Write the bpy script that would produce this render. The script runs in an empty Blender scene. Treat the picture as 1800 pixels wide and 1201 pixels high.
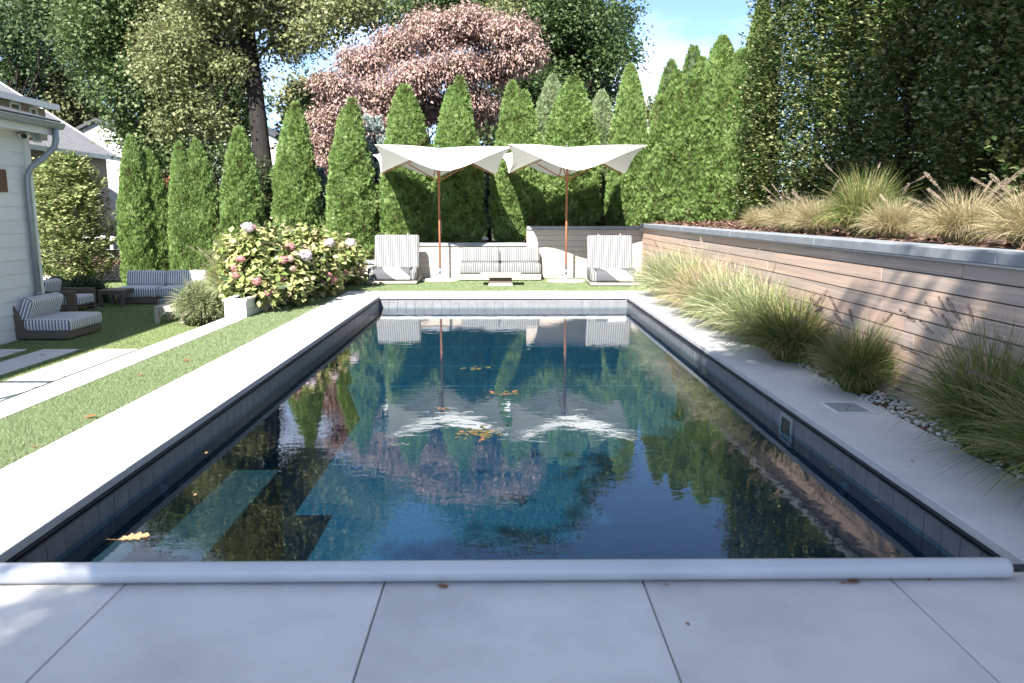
import bpy, bmesh, math, random
import numpy as np
from mathutils import Vector, Matrix

random.seed(7)
rng = np.random.default_rng(11)
scene = bpy.context.scene
COL = scene.collection
R = math.radians

# ------------------------------------------------------------------ camera, sky, sun, exposure
CAM_H = 1.5
F_PX = 1350.0
PITCH = math.atan(226.5 / F_PX)
YAW = R(0.711)
cam_d = bpy.data.cameras.new('camera')
cam_d.sensor_width = 36.0
cam_d.lens = F_PX / 1800 * 36
cam_d.clip_end = 2000
cam_d.dof.use_dof = True
cam_d.dof.focus_distance = 15.0
cam_d.dof.aperture_fstop = 3.5
cam = bpy.data.objects.new('camera', cam_d)
COL.objects.link(cam)
cam.location = (0, 0, CAM_H)
cam.rotation_euler = (math.pi / 2 - PITCH, 0, -YAW)
scene.camera = cam

SUN_EL, SUN_AZ = R(41), R(17)          # the sun stands behind the camera, a little to its left
to_sun = Vector((-math.sin(SUN_AZ) * math.cos(SUN_EL), -math.cos(SUN_AZ) * math.cos(SUN_EL), math.sin(SUN_EL)))
world = bpy.data.worlds.new('World')
scene.world = world
world.use_nodes = True
wn = world.node_tree.nodes
wl = world.node_tree.links
wn.clear()
sky = wn.new('ShaderNodeTexSky')
sky.sky_type = 'NISHITA'
sky.sun_disc = False
sky.sun_elevation = SUN_EL
sky.sun_rotation = math.atan2(to_sun.x, to_sun.y)
sky.air_density = 0.6
sky.dust_density = 0.1; sky.altitude = 800
sky.ozone_density = 2.2
# white cloud all round the sky, widened and brightened to whiten the shade
wtc = wn.new('ShaderNodeTexCoord')
wmap = wn.new('ShaderNodeMapping'); wmap.inputs['Scale'].default_value = (1.3, 1.3, 3.2); wmap.inputs['Location'].default_value = (2.0, 9.0, 4.0)
wns = wn.new('ShaderNodeTexNoise'); wns.inputs['Scale'].default_value = 1.6; wns.inputs['Detail'].default_value = 6
wcr = wn.new('ShaderNodeValToRGB')
wcr.color_ramp.elements[0].position = 0.46; wcr.color_ramp.elements[0].color = (0, 0, 0, 1)
wcr.color_ramp.elements[1].position = 0.76; wcr.color_ramp.elements[1].color = (0.75, 0.75, 0.75, 1)
wmix = wn.new('ShaderNodeMixRGB'); wmix.inputs['Color2'].default_value = (8.6, 8.7, 9.0, 1)
bgn = wn.new('ShaderNodeBackground'); bgn.inputs['Strength'].default_value = 0.10
wout = wn.new('ShaderNodeOutputWorld')
wl.new(wtc.outputs['Generated'], wmap.inputs['Vector'])
wl.new(wmap.outputs['Vector'], wns.inputs['Vector'])
wl.new(wns.outputs['Fac'], wcr.inputs['Fac'])
wl.new(wcr.outputs['Color'], wmix.inputs['Fac'])
wl.new(sky.outputs['Color'], wmix.inputs['Color1'])
wl.new(wmix.outputs['Color'], bgn.inputs['Color'])
wl.new(bgn.outputs['Background'], wout.inputs['Surface'])

sun_d = bpy.data.lights.new('sun', 'SUN')
sun_d.energy = 5.0
sun_d.angle = R(0.53)
sun_d.color = (1.0, 0.95, 0.88)
sun = bpy.data.objects.new('sun', sun_d)
COL.objects.link(sun)
sun.rotation_euler = to_sun.to_track_quat('Z', 'Y').to_euler()
sun.location = (-6, -20, 25)

scene.view_settings.view_transform = 'Standard'
scene.view_settings.look = 'None'
scene.view_settings.gamma = 1
scene.view_settings.use_curve_mapping = False
scene.view_settings.exposure = 1.8
scene.cycles.use_denoising = True
scene.cycles.max_bounces = 8
scene.cycles.transparent_max_bounces = 8
scene.cycles.diffuse_bounces = 3
scene.cycles.caustics_reflective = False
scene.cycles.caustics_refractive = False

# ------------------------------------------------------------------ measuring helpers (photo pixel -> metres)
CP, SP = math.cos(PITCH), math.sin(PITCH)
def ray(u, v):
    x, y, z = (u - 900) / F_PX, -(v - 600.5) / F_PX, 1.0
    fy = CP * z + SP * y
    fz = -SP * z + CP * y
    return Vector((math.cos(YAW) * x + math.sin(YAW) * fy, -math.sin(YAW) * x + math.cos(YAW) * fy, fz))
def gp(u, v, z=0.0):                    # where the line of sight meets the level z
    d = ray(u, v); t = (z - CAM_H) / d.z
    return Vector((d.x * t, d.y * t, z))
def at(u, v, y):                        # the point of that line of sight at distance y
    d = ray(u, v); t = y / d.y
    return Vector((d.x * t, y, CAM_H + d.z * t))
def pxm(y): return y / F_PX             # metres per photo pixel at distance y

# ------------------------------------------------------------------ materials
def nt(name):
    m = bpy.data.materials.new(name); m.use_nodes = True
    n = m.node_tree.nodes; n.clear()
    return m, n, m.node_tree.links
def ramp(n, cols, pos=None):
    r = n.new('ShaderNodeValToRGB'); e = r.color_ramp.elements
    while len(e) < len(cols): e.new(0.5)
    for i, c in enumerate(cols):
        e[i].position = pos[i] if pos else i / (len(cols) - 1)
        e[i].color = (*c, 1)
    return r
def mat(name, c1, c2=None, scale=6.0, rough=0.6, bump=0.0, bscale=40.0, spec=0.3, metal=0.0, detail=6, stretch=None, objrand=0.0, coat=0.0):
    m, n, l = nt(name)
    c2 = c2 or tuple(v * 0.85 for v in c1)
    o = n.new('ShaderNodeOutputMaterial'); b = n.new('ShaderNodeBsdfPrincipled')
    tc = n.new('ShaderNodeTexCoord'); mp = n.new('ShaderNodeMapping')
    if stretch: mp.inputs['Scale'].default_value = stretch
    l.new(tc.outputs['Object'], mp.inputs['Vector'])
    ns = n.new('ShaderNodeTexNoise'); ns.inputs['Scale'].default_value = scale; ns.inputs['Detail'].default_value = detail
    ns.inputs['Roughness'].default_value = 0.62
    r = ramp(n, [c1, c2], [0.32, 0.68])
    l.new(mp.outputs['Vector'], ns.inputs['Vector'])
    if objrand:
        oi = n.new('ShaderNodeObjectInfo')
        va = n.new('ShaderNodeVectorMath'); va.operation = 'ADD'
        vm = n.new('ShaderNodeVectorMath'); vm.operation = 'SCALE'; vm.inputs[0].default_value = (37, 91, 53)
        l.new(oi.outputs['Random'], vm.inputs['Scale'])
        l.new(mp.outputs['Vector'], va.inputs[0]); l.new(vm.outputs['Vector'], va.inputs[1])
        l.new(va.outputs['Vector'], ns.inputs['Vector'])
    if objrand:
        sh = n.new('ShaderNodeMath'); sh.operation = 'MULTIPLY_ADD'; sh.inputs[1].default_value = objrand * 2.2
        s2 = n.new('ShaderNodeMath'); s2.operation = 'SUBTRACT'; s2.inputs[1].default_value = objrand * 1.1
        l.new(oi.outputs['Random'], sh.inputs[0]); l.new(ns.outputs['Fac'], sh.inputs[2]); l.new(sh.outputs[0], s2.inputs[0]); l.new(s2.outputs[0], r.inputs['Fac'])
    else: l.new(ns.outputs['Fac'], r.inputs['Fac'])
    col = r.outputs['Color']
    if objrand:
        mr = n.new('ShaderNodeMapRange'); mr.inputs['To Min'].default_value = 1 - objrand; mr.inputs['To Max'].default_value = 1 + objrand
        l.new(oi.outputs['Random'], mr.inputs['Value'])
        hv = n.new('ShaderNodeHueSaturation'); l.new(col, hv.inputs['Color']); l.new(mr.outputs['Result'], hv.inputs['Value'])
        col = hv.outputs['Color']
    l.new(col, b.inputs['Base Color'])
    b.inputs['Roughness'].default_value = rough; b.inputs['Metallic'].default_value = metal
    b.inputs['Specular IOR Level'].default_value = spec
    if coat: b.inputs['Coat Weight'].default_value = coat
    if bump:
        n2 = n.new('ShaderNodeTexNoise'); n2.inputs['Scale'].default_value = bscale; n2.inputs['Detail'].default_value = 4
        l.new(mp.outputs['Vector'], n2.inputs['Vector'])
        bp = n.new('ShaderNodeBump'); bp.inputs['Strength'].default_value = bump; bp.inputs['Distance'].default_value = 0.01
        l.new(n2.outputs['Fac'], bp.inputs['Height']); l.new(bp.outputs['Normal'], b.inputs['Normal'])
    l.new(b.outputs['BSDF'], o.inputs['Surface'])
    return m
def leafmat(name, cols, trans=0.28, rough=0.5, spec=0.25, big=0.0):
    m, n, l = nt(name)
    o = n.new('ShaderNodeOutputMaterial'); b = n.new('ShaderNodeBsdfPrincipled'); t = n.new('ShaderNodeBsdfTranslucent')
    g = n.new('ShaderNodeNewGeometry'); r = ramp(n, cols)
    if big:
        tc = n.new('ShaderNodeTexCoord'); ns = n.new('ShaderNodeTexNoise'); ns.inputs['Scale'].default_value = big
        ns.inputs['Detail'].default_value = 2
        l.new(tc.outputs['Object'], ns.inputs['Vector'])
        mx = n.new('ShaderNodeMath'); mx.operation = 'MULTIPLY_ADD'; mx.inputs[1].default_value = 1.3; mx.inputs[2].default_value = -0.65
        ad = n.new('ShaderNodeMath'); ad.operation = 'MULTIPLY_ADD'; ad.inputs[1].default_value = 0.6; ad.use_clamp = True
        l.new(ns.outputs['Fac'], mx.inputs[0])
        l.new(g.outputs['Random Per Island'], ad.inputs[0])
        a2 = n.new('ShaderNodeMath'); a2.operation = 'ADD'; a2.inputs[1].default_value = 0.2; l.new(mx.outputs[0], a2.inputs[0])
        l.new(a2.outputs[0], ad.inputs[2])
        l.new(ad.outputs[0], r.inputs['Fac'])
    else:
        l.new(g.outputs['Random Per Island'], r.inputs['Fac'])
    l.new(r.outputs['Color'], b.inputs['Base Color'])
    hv = n.new('ShaderNodeHueSaturation'); hv.inputs['Value'].default_value = 1.25; hv.inputs['Saturation'].default_value = 1.1
    l.new(r.outputs['Color'], hv.inputs['Color']); l.new(hv.outputs['Color'], t.inputs['Color'])
    b.inputs['Roughness'].default_value = rough; b.inputs['Specular IOR Level'].default_value = spec
    ms = n.new('ShaderNodeMixShader'); ms.inputs['Fac'].default_value = trans
    l.new(b.outputs['BSDF'], ms.inputs[1]); l.new(t.outputs['BSDF'], ms.inputs[2]); l.new(ms.outputs['Shader'], o.inputs['Surface'])
    return m
def stripemat(name, light, dark, period=0.05, duty=0.5):
    m, n, l = nt(name)
    o = n.new('ShaderNodeOutputMaterial'); b = n.new('ShaderNodeBsdfPrincipled')
    tc = n.new('ShaderNodeTexCoord'); s = n.new('ShaderNodeSeparateXYZ'); s2 = n.new('ShaderNodeSeparateXYZ')
    l.new(tc.outputs['Object'], s.inputs['Vector']); l.new(tc.outputs['Normal'], s2.inputs['Vector'])
    ab = n.new('ShaderNodeMath'); ab.operation = 'ABSOLUTE'; l.new(s2.outputs['X'], ab.inputs[0])
    gt = n.new('ShaderNodeMath'); gt.operation = 'GREATER_THAN'; gt.inputs[1].default_value = 0.72; l.new(ab.outputs[0], gt.inputs[0])
    mx = n.new('ShaderNodeMix'); mx.data_type = 'FLOAT'
    l.new(gt.outputs[0], mx.inputs[0]); l.new(s.outputs['X'], mx.inputs[2]); l.new(s.outputs['Y'], mx.inputs[3])
    dv = n.new('ShaderNodeMath'); dv.operation = 'DIVIDE'; dv.inputs[1].default_value = period; l.new(mx.outputs[0], dv.inputs[0])
    fr = n.new('ShaderNodeMath'); fr.operation = 'FRACT'; l.new(dv.outputs[0], fr.inputs[0])
    r = ramp(n, [dark, dark, light, light], [0.0, duty - 0.04, duty + 0.04, 1.0])
    l.new(fr.outputs[0], r.inputs['Fac'])
    ns = n.new('ShaderNodeTexNoise'); ns.inputs['Scale'].default_value = 5; l.new(tc.outputs['Object'], ns.inputs['Vector'])
    bp = n.new('ShaderNodeBump'); bp.inputs['Strength'].default_value = 0.25; bp.inputs['Distance'].default_value = 0.03
    l.new(ns.outputs['Fac'], bp.inputs['Height']); l.new(bp.outputs['Normal'], b.inputs['Normal'])
    l.new(r.outputs['Color'], b.inputs['Base Color']); b.inputs['Roughness'].default_value = 0.9; b.inputs['Specular IOR Level'].default_value = 0.1
    l.new(b.outputs['BSDF'], o.inputs['Surface'])
    return m
def watermat():
    m, n, l = nt('pool water')
    o = n.new('ShaderNodeOutputMaterial')
    tr = n.new('ShaderNodeBsdfTransparent'); tr.inputs['Color'].default_value = (0.45, 0.84, 0.97, 1)
    gl = n.new('ShaderNodeBsdfGlossy'); gl.inputs['Roughness'].default_value = 0.012
    lw = n.new('ShaderNodeLayerWeight'); lw.inputs['Blend'].default_value = 0.5       # Schlick's law from the facing angle
    pw = n.new('ShaderNodeMath'); pw.operation = 'POWER'; pw.inputs[1].default_value = 3.6
    fr = n.new('ShaderNodeMath'); fr.operation = 'MULTIPLY_ADD'; fr.inputs[1].default_value = 0.96; fr.inputs[2].default_value = 0.045
    l.new(lw.outputs['Facing'], pw.inputs[0]); l.new(pw.outputs[0], fr.inputs[0])
    tc = n.new('ShaderNodeTexCoord')
    mp = n.new('ShaderNodeMapping'); mp.inputs['Scale'].default_value = (1.0, 1.6, 1)
    l.new(tc.outputs['Object'], mp.inputs['Vector'])
    a = n.new('ShaderNodeTexNoise'); a.inputs['Scale'].default_value = 4.5; a.inputs['Detail'].default_value = 3; a.inputs['Distortion'].default_value = 0.6
    c = n.new('ShaderNodeTexNoise'); c.inputs['Scale'].default_value = 20; c.inputs['Detail'].default_value = 2
    big = n.new('ShaderNodeTexNoise'); big.inputs['Scale'].default_value = 0.55; big.inputs['Detail'].default_value = 1
    for k in (a, c, big): l.new(mp.outputs['Vector'], k.inputs['Vector'])
    rg = ramp(n, [(0.12,) * 3, (1,) * 3], [0.4, 0.68]); l.new(big.outputs['Fac'], rg.inputs['Fac'])
    mu = n.new('ShaderNodeMath'); mu.operation = 'MULTIPLY'; l.new(c.outputs['Fac'], mu.inputs[0]); l.new(rg.outputs['Color'], mu.inputs[1])
    ad = n.new('ShaderNodeMath'); ad.operation = 'MULTIPLY_ADD'; ad.inputs[1].default_value = 0.16
    l.new(mu.outputs[0], ad.inputs[0]); l.new(a.outputs['Fac'], ad.inputs[2])
    bp = n.new('ShaderNodeBump'); bp.inputs['Strength'].default_value = 0.24; bp.inputs['Distance'].default_value = 0.004
    l.new(ad.outputs[0], bp.inputs['Height'])
    l.new(bp.outputs['Normal'], gl.inputs['Normal']); l.new(bp.outputs['Normal'], lw.inputs['Normal'])
    ms = n.new('ShaderNodeMixShader'); l.new(fr.outputs[0], ms.inputs['Fac'])
    l.new(tr.outputs['BSDF'], ms.inputs[1]); l.new(gl.outputs['BSDF'], ms.inputs[2]); l.new(ms.outputs['Shader'], o.inputs['Surface'])
    return m
def shinglemat(name, c1, c2, mort, scale):
    m, n, l = nt(name)
    o = n.new('ShaderNodeOutputMaterial'); b = n.new('ShaderNodeBsdfPrincipled'); b.inputs['Roughness'].default_value = 0.9
    tc = n.new('ShaderNodeTexCoord'); mp = n.new('ShaderNodeMapping'); mp.inputs['Rotation'].default_value = (0, 0, math.pi / 2)
    br = n.new('ShaderNodeTexBrick'); br.inputs['Scale'].default_value = scale
    br.inputs['Color1'].default_value = (*c1, 1); br.inputs['Color2'].default_value = (*c2, 1); br.inputs['Mortar'].default_value = (*mort, 1)
    br.inputs['Mortar Size'].default_value = 0.03; br.inputs['Brick Width'].default_value = 0.5; br.inputs['Row Height'].default_value = 0.2
    l.new(tc.outputs['Object'], mp.inputs['Vector']); l.new(mp.outputs['Vector'], br.inputs['Vector'])
    l.new(br.outputs['Color'], b.inputs['Base Color']); l.new(b.outputs['BSDF'], o.inputs['Surface'])
    return m

M = {}
M['concrete'] = mat('pale concrete', (0.55, 0.55, 0.545), (0.47, 0.475, 0.48), 3.0, 0.75, 0.08, 90)
M['patio'] = mat('patio stone', (0.66, 0.645, 0.62), (0.45, 0.445, 0.435), 1.3, 0.55, 0.2, 70, objrand=0.06, detail=14)
M['deckbase'] = mat('deck base', (0.12, 0.12, 0.125), rough=0.9)
M['plaster'] = mat('pool plaster', (0.0015, 0.008, 0.030), (0.011, 0.050, 0.068), 34, 0.8, detail=9)
M['step'] = mat('pool step plaster', (0.010, 0.0115, 0.0145), (0.024, 0.025, 0.026), 26, 0.8, detail=9)
M['steptrim'] = mat('pool step trim', (0.02, 0.07, 0.10), (0.012, 0.045, 0.07), 30, 0.5)
M['tile'] = mat('waterline tile', (0.20, 0.205, 0.215), (0.145, 0.15, 0.165), 9, 0.35, objrand=0.12)
M['grout'] = mat('pale grout', (0.36, 0.37, 0.38), rough=0.9)
M['track'] = mat('dark aluminium', (0.05, 0.055, 0.065), (0.035, 0.04, 0.05), rough=0.4, metal=0.5)
M['tube'] = mat('satin white tube', (0.50, 0.51, 0.54), (0.42, 0.43, 0.46), 2.5, 0.34, spec=0.6)
M['water'] = watermat()
M['plank'] = mat('weathered plank', (0.68, 0.485, 0.37), (0.36, 0.295, 0.25), 2.6, 0.8, 0.25, 30, stretch=(1, 0.22, 9), objrand=0.24)
M['plank2'] = mat('weathered plank along x', (0.56, 0.47, 0.40), (0.42, 0.37, 0.33), 3.0, 0.8, 0.15, 30, stretch=(0.16, 1, 7), objrand=0.16)
M['wallback'] = mat('dark wall backing', (0.05, 0.04, 0.035), rough=0.9)
M['cap'] = mat('bluestone cap', (0.27, 0.29, 0.31), (0.20, 0.215, 0.235), 5, 0.55, 0.06, 80, objrand=0.06)
M['turf'] = mat('turf backing', (0.155, 0.20, 0.095), (0.12, 0.165, 0.072), 5, 0.95, 0.3, 200)
M['turfblade'] = leafmat('turf blades', [(0.135, 0.20, 0.085), (0.21, 0.27, 0.135), (0.295, 0.325, 0.20)], 0.2, 0.6, 0.2)
M['lawnblade'] = leafmat('lower lawn blades', [(0.15, 0.215, 0.08), (0.22, 0.28, 0.12), (0.30, 0.33, 0.17)], 0.2, 0.6, 0.2)
M['ground'] = mat('garden ground', (0.07, 0.085, 0.035), (0.045, 0.04, 0.025), 0.8, 0.95)
M['mulch'] = mat('mulch', (0.10, 0.06, 0.045), (0.055, 0.033, 0.025), 18, 0.95, 0.6, 60)
M['chips'] = leafmat('mulch chips', [(0.05, 0.028, 0.02), (0.13, 0.075, 0.055), (0.26, 0.17, 0.13)], 0.0, 0.9, 0.1)
M['pebble'] = mat('white pebbles', (0.62, 0.62, 0.60), (0.42, 0.41, 0.40), 3, 0.6)
M['arb'] = leafmat('arborvitae sprays', [(0.125, 0.10, 0.045), (0.115, 0.19, 0.05), (0.19, 0.29, 0.085), (0.31, 0.38, 0.17)], 0.22, 0.6, 0.2, big=1.6)
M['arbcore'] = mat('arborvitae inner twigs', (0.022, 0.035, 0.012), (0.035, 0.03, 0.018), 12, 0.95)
M['arbpale'] = leafmat('pale conifer sprays', [(0.14, 0.20, 0.085), (0.21, 0.28, 0.14), (0.30, 0.33, 0.20)], 0.2, 0.6, 0.2, big=1.0)
M['horn'] = leafmat('hornbeam leaves', [(0.028, 0.06, 0.014), (0.06, 0.105, 0.026), (0.14, 0.17, 0.06), (0.33, 0.34, 0.17)], 0.3, 0.4, 0.4)
M['hornlit'] = leafmat('yellowing hornbeam leaves', [(0.13, 0.18, 0.055), (0.23, 0.28, 0.11), (0.33, 0.33, 0.16)], 0.25, 0.5, 0.3)  # lit copy of the hornbeam leaves, sunlight put into the colour
M['maple'] = leafmat('maple leaves', [(0.03, 0.06, 0.02), (0.06, 0.10, 0.035), (0.12, 0.16, 0.065)], 0.25, 0.5, 0.3, big=0.35)
M['maple2'] = leafmat('left maple leaves', [(0.045, 0.08, 0.028), (0.09, 0.135, 0.05), (0.17, 0.195, 0.09)], 0.25, 0.5, 0.3, big=0.35)
M['oak'] = leafmat('oak leaves', [(0.10, 0.125, 0.045), (0.18, 0.205, 0.09), (0.28, 0.28, 0.15)], 0.28, 0.5, 0.3, big=0.4)
M['pale_tree'] = leafmat('pale tree leaves', [(0.045, 0.08, 0.03), (0.085, 0.13, 0.055), (0.13, 0.17, 0.08)], 0.3, 0.5, 0.3)
M['far_tree'] = leafmat('far tree leaves', [(0.10, 0.125, 0.05), (0.16, 0.17, 0.08), (0.21, 0.20, 0.10)], 0.2, 0.6, 0.2)
M['dogwood'] = leafmat('dogwood leaves', [(0.25, 0.16, 0.14), (0.33, 0.225, 0.20), (0.40, 0.29, 0.26), (0.35, 0.26, 0.205)], 0.22, 0.5, 0.25)
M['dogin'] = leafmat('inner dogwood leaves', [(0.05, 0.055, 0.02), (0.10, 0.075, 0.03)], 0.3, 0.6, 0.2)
M['spruce'] = leafmat('blue spruce needles', [(0.15, 0.20, 0.18), (0.25, 0.31, 0.29), (0.36, 0.41, 0.39)], 0.1, 0.6, 0.2)
M['shrub'] = leafmat('dark shrub leaves', [(0.025, 0.045, 0.015), (0.05, 0.08, 0.028), (0.09, 0.10, 0.04)], 0.25, 0.5, 0.3)
M['shrubred'] = leafmat('berry shrub leaves', [(0.05, 0.07, 0.03), (0.11, 0.11, 0.06), (0.35, 0.09, 0.05)], 0.2, 0.5, 0.3)
M['boxwood'] = leafmat('boxwood leaves', [(0.02, 0.035, 0.012), (0.04, 0.065, 0.02), (0.06, 0.085, 0.03)], 0.2, 0.5, 0.3)
M['catmint'] = leafmat('grey green shrub leaves', [(0.10, 0.13, 0.05), (0.17, 0.20, 0.10), (0.24, 0.26, 0.15)], 0.25, 0.6, 0.2)
M['grass'] = leafmat('fountain grass blades', [(0.10, 0.15, 0.05), (0.23, 0.29, 0.12), (0.37, 0.39, 0.21), (0.54, 0.49, 0.36)], 0.3, 0.5, 0.25)
M['grassgreen'] = leafmat('green fountain grass blades', [(0.05, 0.10, 0.02), (0.12, 0.18, 0.04), (0.23, 0.25, 0.09), (0.40, 0.31, 0.17)], 0.3, 0.5, 0.25)  # green upper clump; for the low clumps, shade put into the blade colour
M['grasstan'] = leafmat('tan fountain grass blades', [(0.17, 0.19, 0.075), (0.32, 0.28, 0.14), (0.46, 0.38, 0.24), (0.52, 0.43, 0.30)], 0.3, 0.5, 0.25)
M['plume'] = leafmat('seed heads', [(0.33, 0.26, 0.19), (0.50, 0.41, 0.33)], 0.3, 0.8, 0.1)
M['plumedark'] = leafmat('purple brown seed heads', [(0.20, 0.14, 0.12), (0.32, 0.24, 0.20)], 0.3, 0.8, 0.1)
M['hyd'] = leafmat('hydrangea leaves', [(0.14, 0.21, 0.05), (0.28, 0.34, 0.11), (0.42, 0.42, 0.19), (0.42, 0.33, 0.20)], 0.25, 0.45, 0.3)
M['bloompink'] = leafmat('pink bloom petals', [(0.46, 0.20, 0.20), (0.60, 0.34, 0.33)], 0.2, 0.7, 0.1)
M['bloomlilac'] = leafmat('lilac bloom petals', [(0.62, 0.50, 0.58), (0.74, 0.66, 0.70)], 0.2, 0.7, 0.1)
M['bloomtan'] = leafmat('faded bloom petals', [(0.50, 0.33, 0.26), (0.62, 0.46, 0.38)], 0.2, 0.7, 0.1)
M['bark'] = mat('bark', (0.032, 0.028, 0.025), (0.014, 0.012, 0.011), 5, 0.95, 0.8, 14, stretch=(4, 4, 0.7))
M['stem'] = mat('stems', (0.12, 0.10, 0.06), rough=0.9)
M['white'] = mat('white paint', (0.70, 0.71, 0.70), (0.64, 0.65, 0.645), 2, 0.55)
M['whitewood'] = mat('white board paint', (0.66, 0.675, 0.67), (0.60, 0.615, 0.61), 1.5, 0.5, objrand=0.02)
M['galv'] = mat('grey gutter paint', (0.28, 0.31, 0.32), (0.24, 0.265, 0.28), 3, 0.35, metal=0.3)
M['tan'] = mat('tan siding', (0.30, 0.265, 0.215), (0.27, 0.24, 0.20), 3, 0.8)
M['shingle'] = shinglemat('grey shingle', (0.19, 0.19, 0.20), (0.24, 0.24, 0.25), (0.11, 0.11, 0.12), 1.6)
M['roofdark'] = mat('dark roofing', (0.07, 0.075, 0.085), (0.05, 0.055, 0.06), 8, 0.8)
M['glass'] = mat('window glass', (0.03, 0.04, 0.045), (0.05, 0.06, 0.06), 1.0, 0.06, spec=0.8)
M['vent'] = mat('brown vent', (0.20, 0.11, 0.075), (0.14, 0.08, 0.06), 9, 0.8)
M['black'] = mat('black lens', (0.015, 0.015, 0.017), rough=0.25)
M['stripe'] = stripemat('striped fabric', (0.72, 0.72, 0.70), (0.17, 0.18, 0.215), 0.052, 0.5)
M['stripepale'] = stripemat('pale striped fabric', (0.25, 0.25, 0.245), (0.095, 0.10, 0.105), 0.05, 0.42)  # sunlit copy of the striped fabric; the sun's effect is in its colours
M['teak'] = mat('grey brown frame', (0.145, 0.115, 0.095), (0.115, 0.09, 0.075), 4, 0.6, 0.1, 50)  # furniture wood darkened by colour for the pieces in shade
M['teakpale'] = mat('pale driftwood frame', (0.42, 0.38, 0.32), (0.36, 0.325, 0.275), 4, 0.6, 0.1, 50)  # same furniture wood with sunlight put into the colour
M['pole'] = mat('oiled wood pole', (0.40, 0.165, 0.085), (0.33, 0.13, 0.065), 4, 0.5, stretch=(8, 8, 0.6))
M['chrome'] = mat('chrome', (0.6, 0.6, 0.62), rough=0.18, metal=1.0)
M['oakleaf'] = leafmat('dry oak leaf', [(0.42, 0.24, 0.11), (0.55, 0.36, 0.2)], 0.2, 0.6, 0.2)
M['redleaf'] = leafmat('brown fallen leaf', [(0.22, 0.08, 0.035), (0.36, 0.16, 0.07)], 0.2, 0.6, 0.2)
M['greenleaf'] = leafmat('yellow green fallen leaf', [(0.07, 0.09, 0.02), (0.12, 0.11, 0.03), (0.07, 0.035, 0.015)], 0.2, 0.6, 0.2)
M['lid'] = mat('grey green lid', (0.30, 0.335, 0.33), (0.26, 0.29, 0.29), 5, 0.4)
M['fitting'] = mat('blue grey fitting', (0.07, 0.11, 0.145), (0.055, 0.09, 0.12), 5, 0.5)
M['rope'] = mat('dark cord', (0.03, 0.035, 0.04), rough=0.8)
def canvasmat():
    m, n, l = nt('white canvas')
    o = n.new('ShaderNodeOutputMaterial'); d = n.new('ShaderNodeBsdfDiffuse'); t = n.new('ShaderNodeBsdfTranslucent')
    d.inputs['Color'].default_value = (0.66, 0.66, 0.63, 1); t.inputs['Color'].default_value = (0.60, 0.60, 0.56, 1)
    tc = n.new('ShaderNodeTexCoord'); ns = n.new('ShaderNodeTexNoise'); ns.inputs['Scale'].default_value = 2.5; ns.inputs['Detail'].default_value = 3; ns.inputs['Distortion'].default_value = 1.2
    l.new(tc.outputs['Object'], ns.inputs['Vector']); bp = n.new('ShaderNodeBump'); bp.inputs['Strength'].default_value = 0.5; bp.inputs['Distance'].default_value = 0.05
    l.new(ns.outputs['Fac'], bp.inputs['Height']); l.new(bp.outputs['Normal'], d.inputs['Normal'])
    ms = n.new('ShaderNodeMixShader'); ms.inputs['Fac'].default_value = 0.2
    l.new(d.outputs[0], ms.inputs[1]); l.new(t.outputs[0], ms.inputs[2]); l.new(ms.outputs[0], o.inputs['Surface'])
    return m
M['canvas'] = canvasmat()

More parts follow.
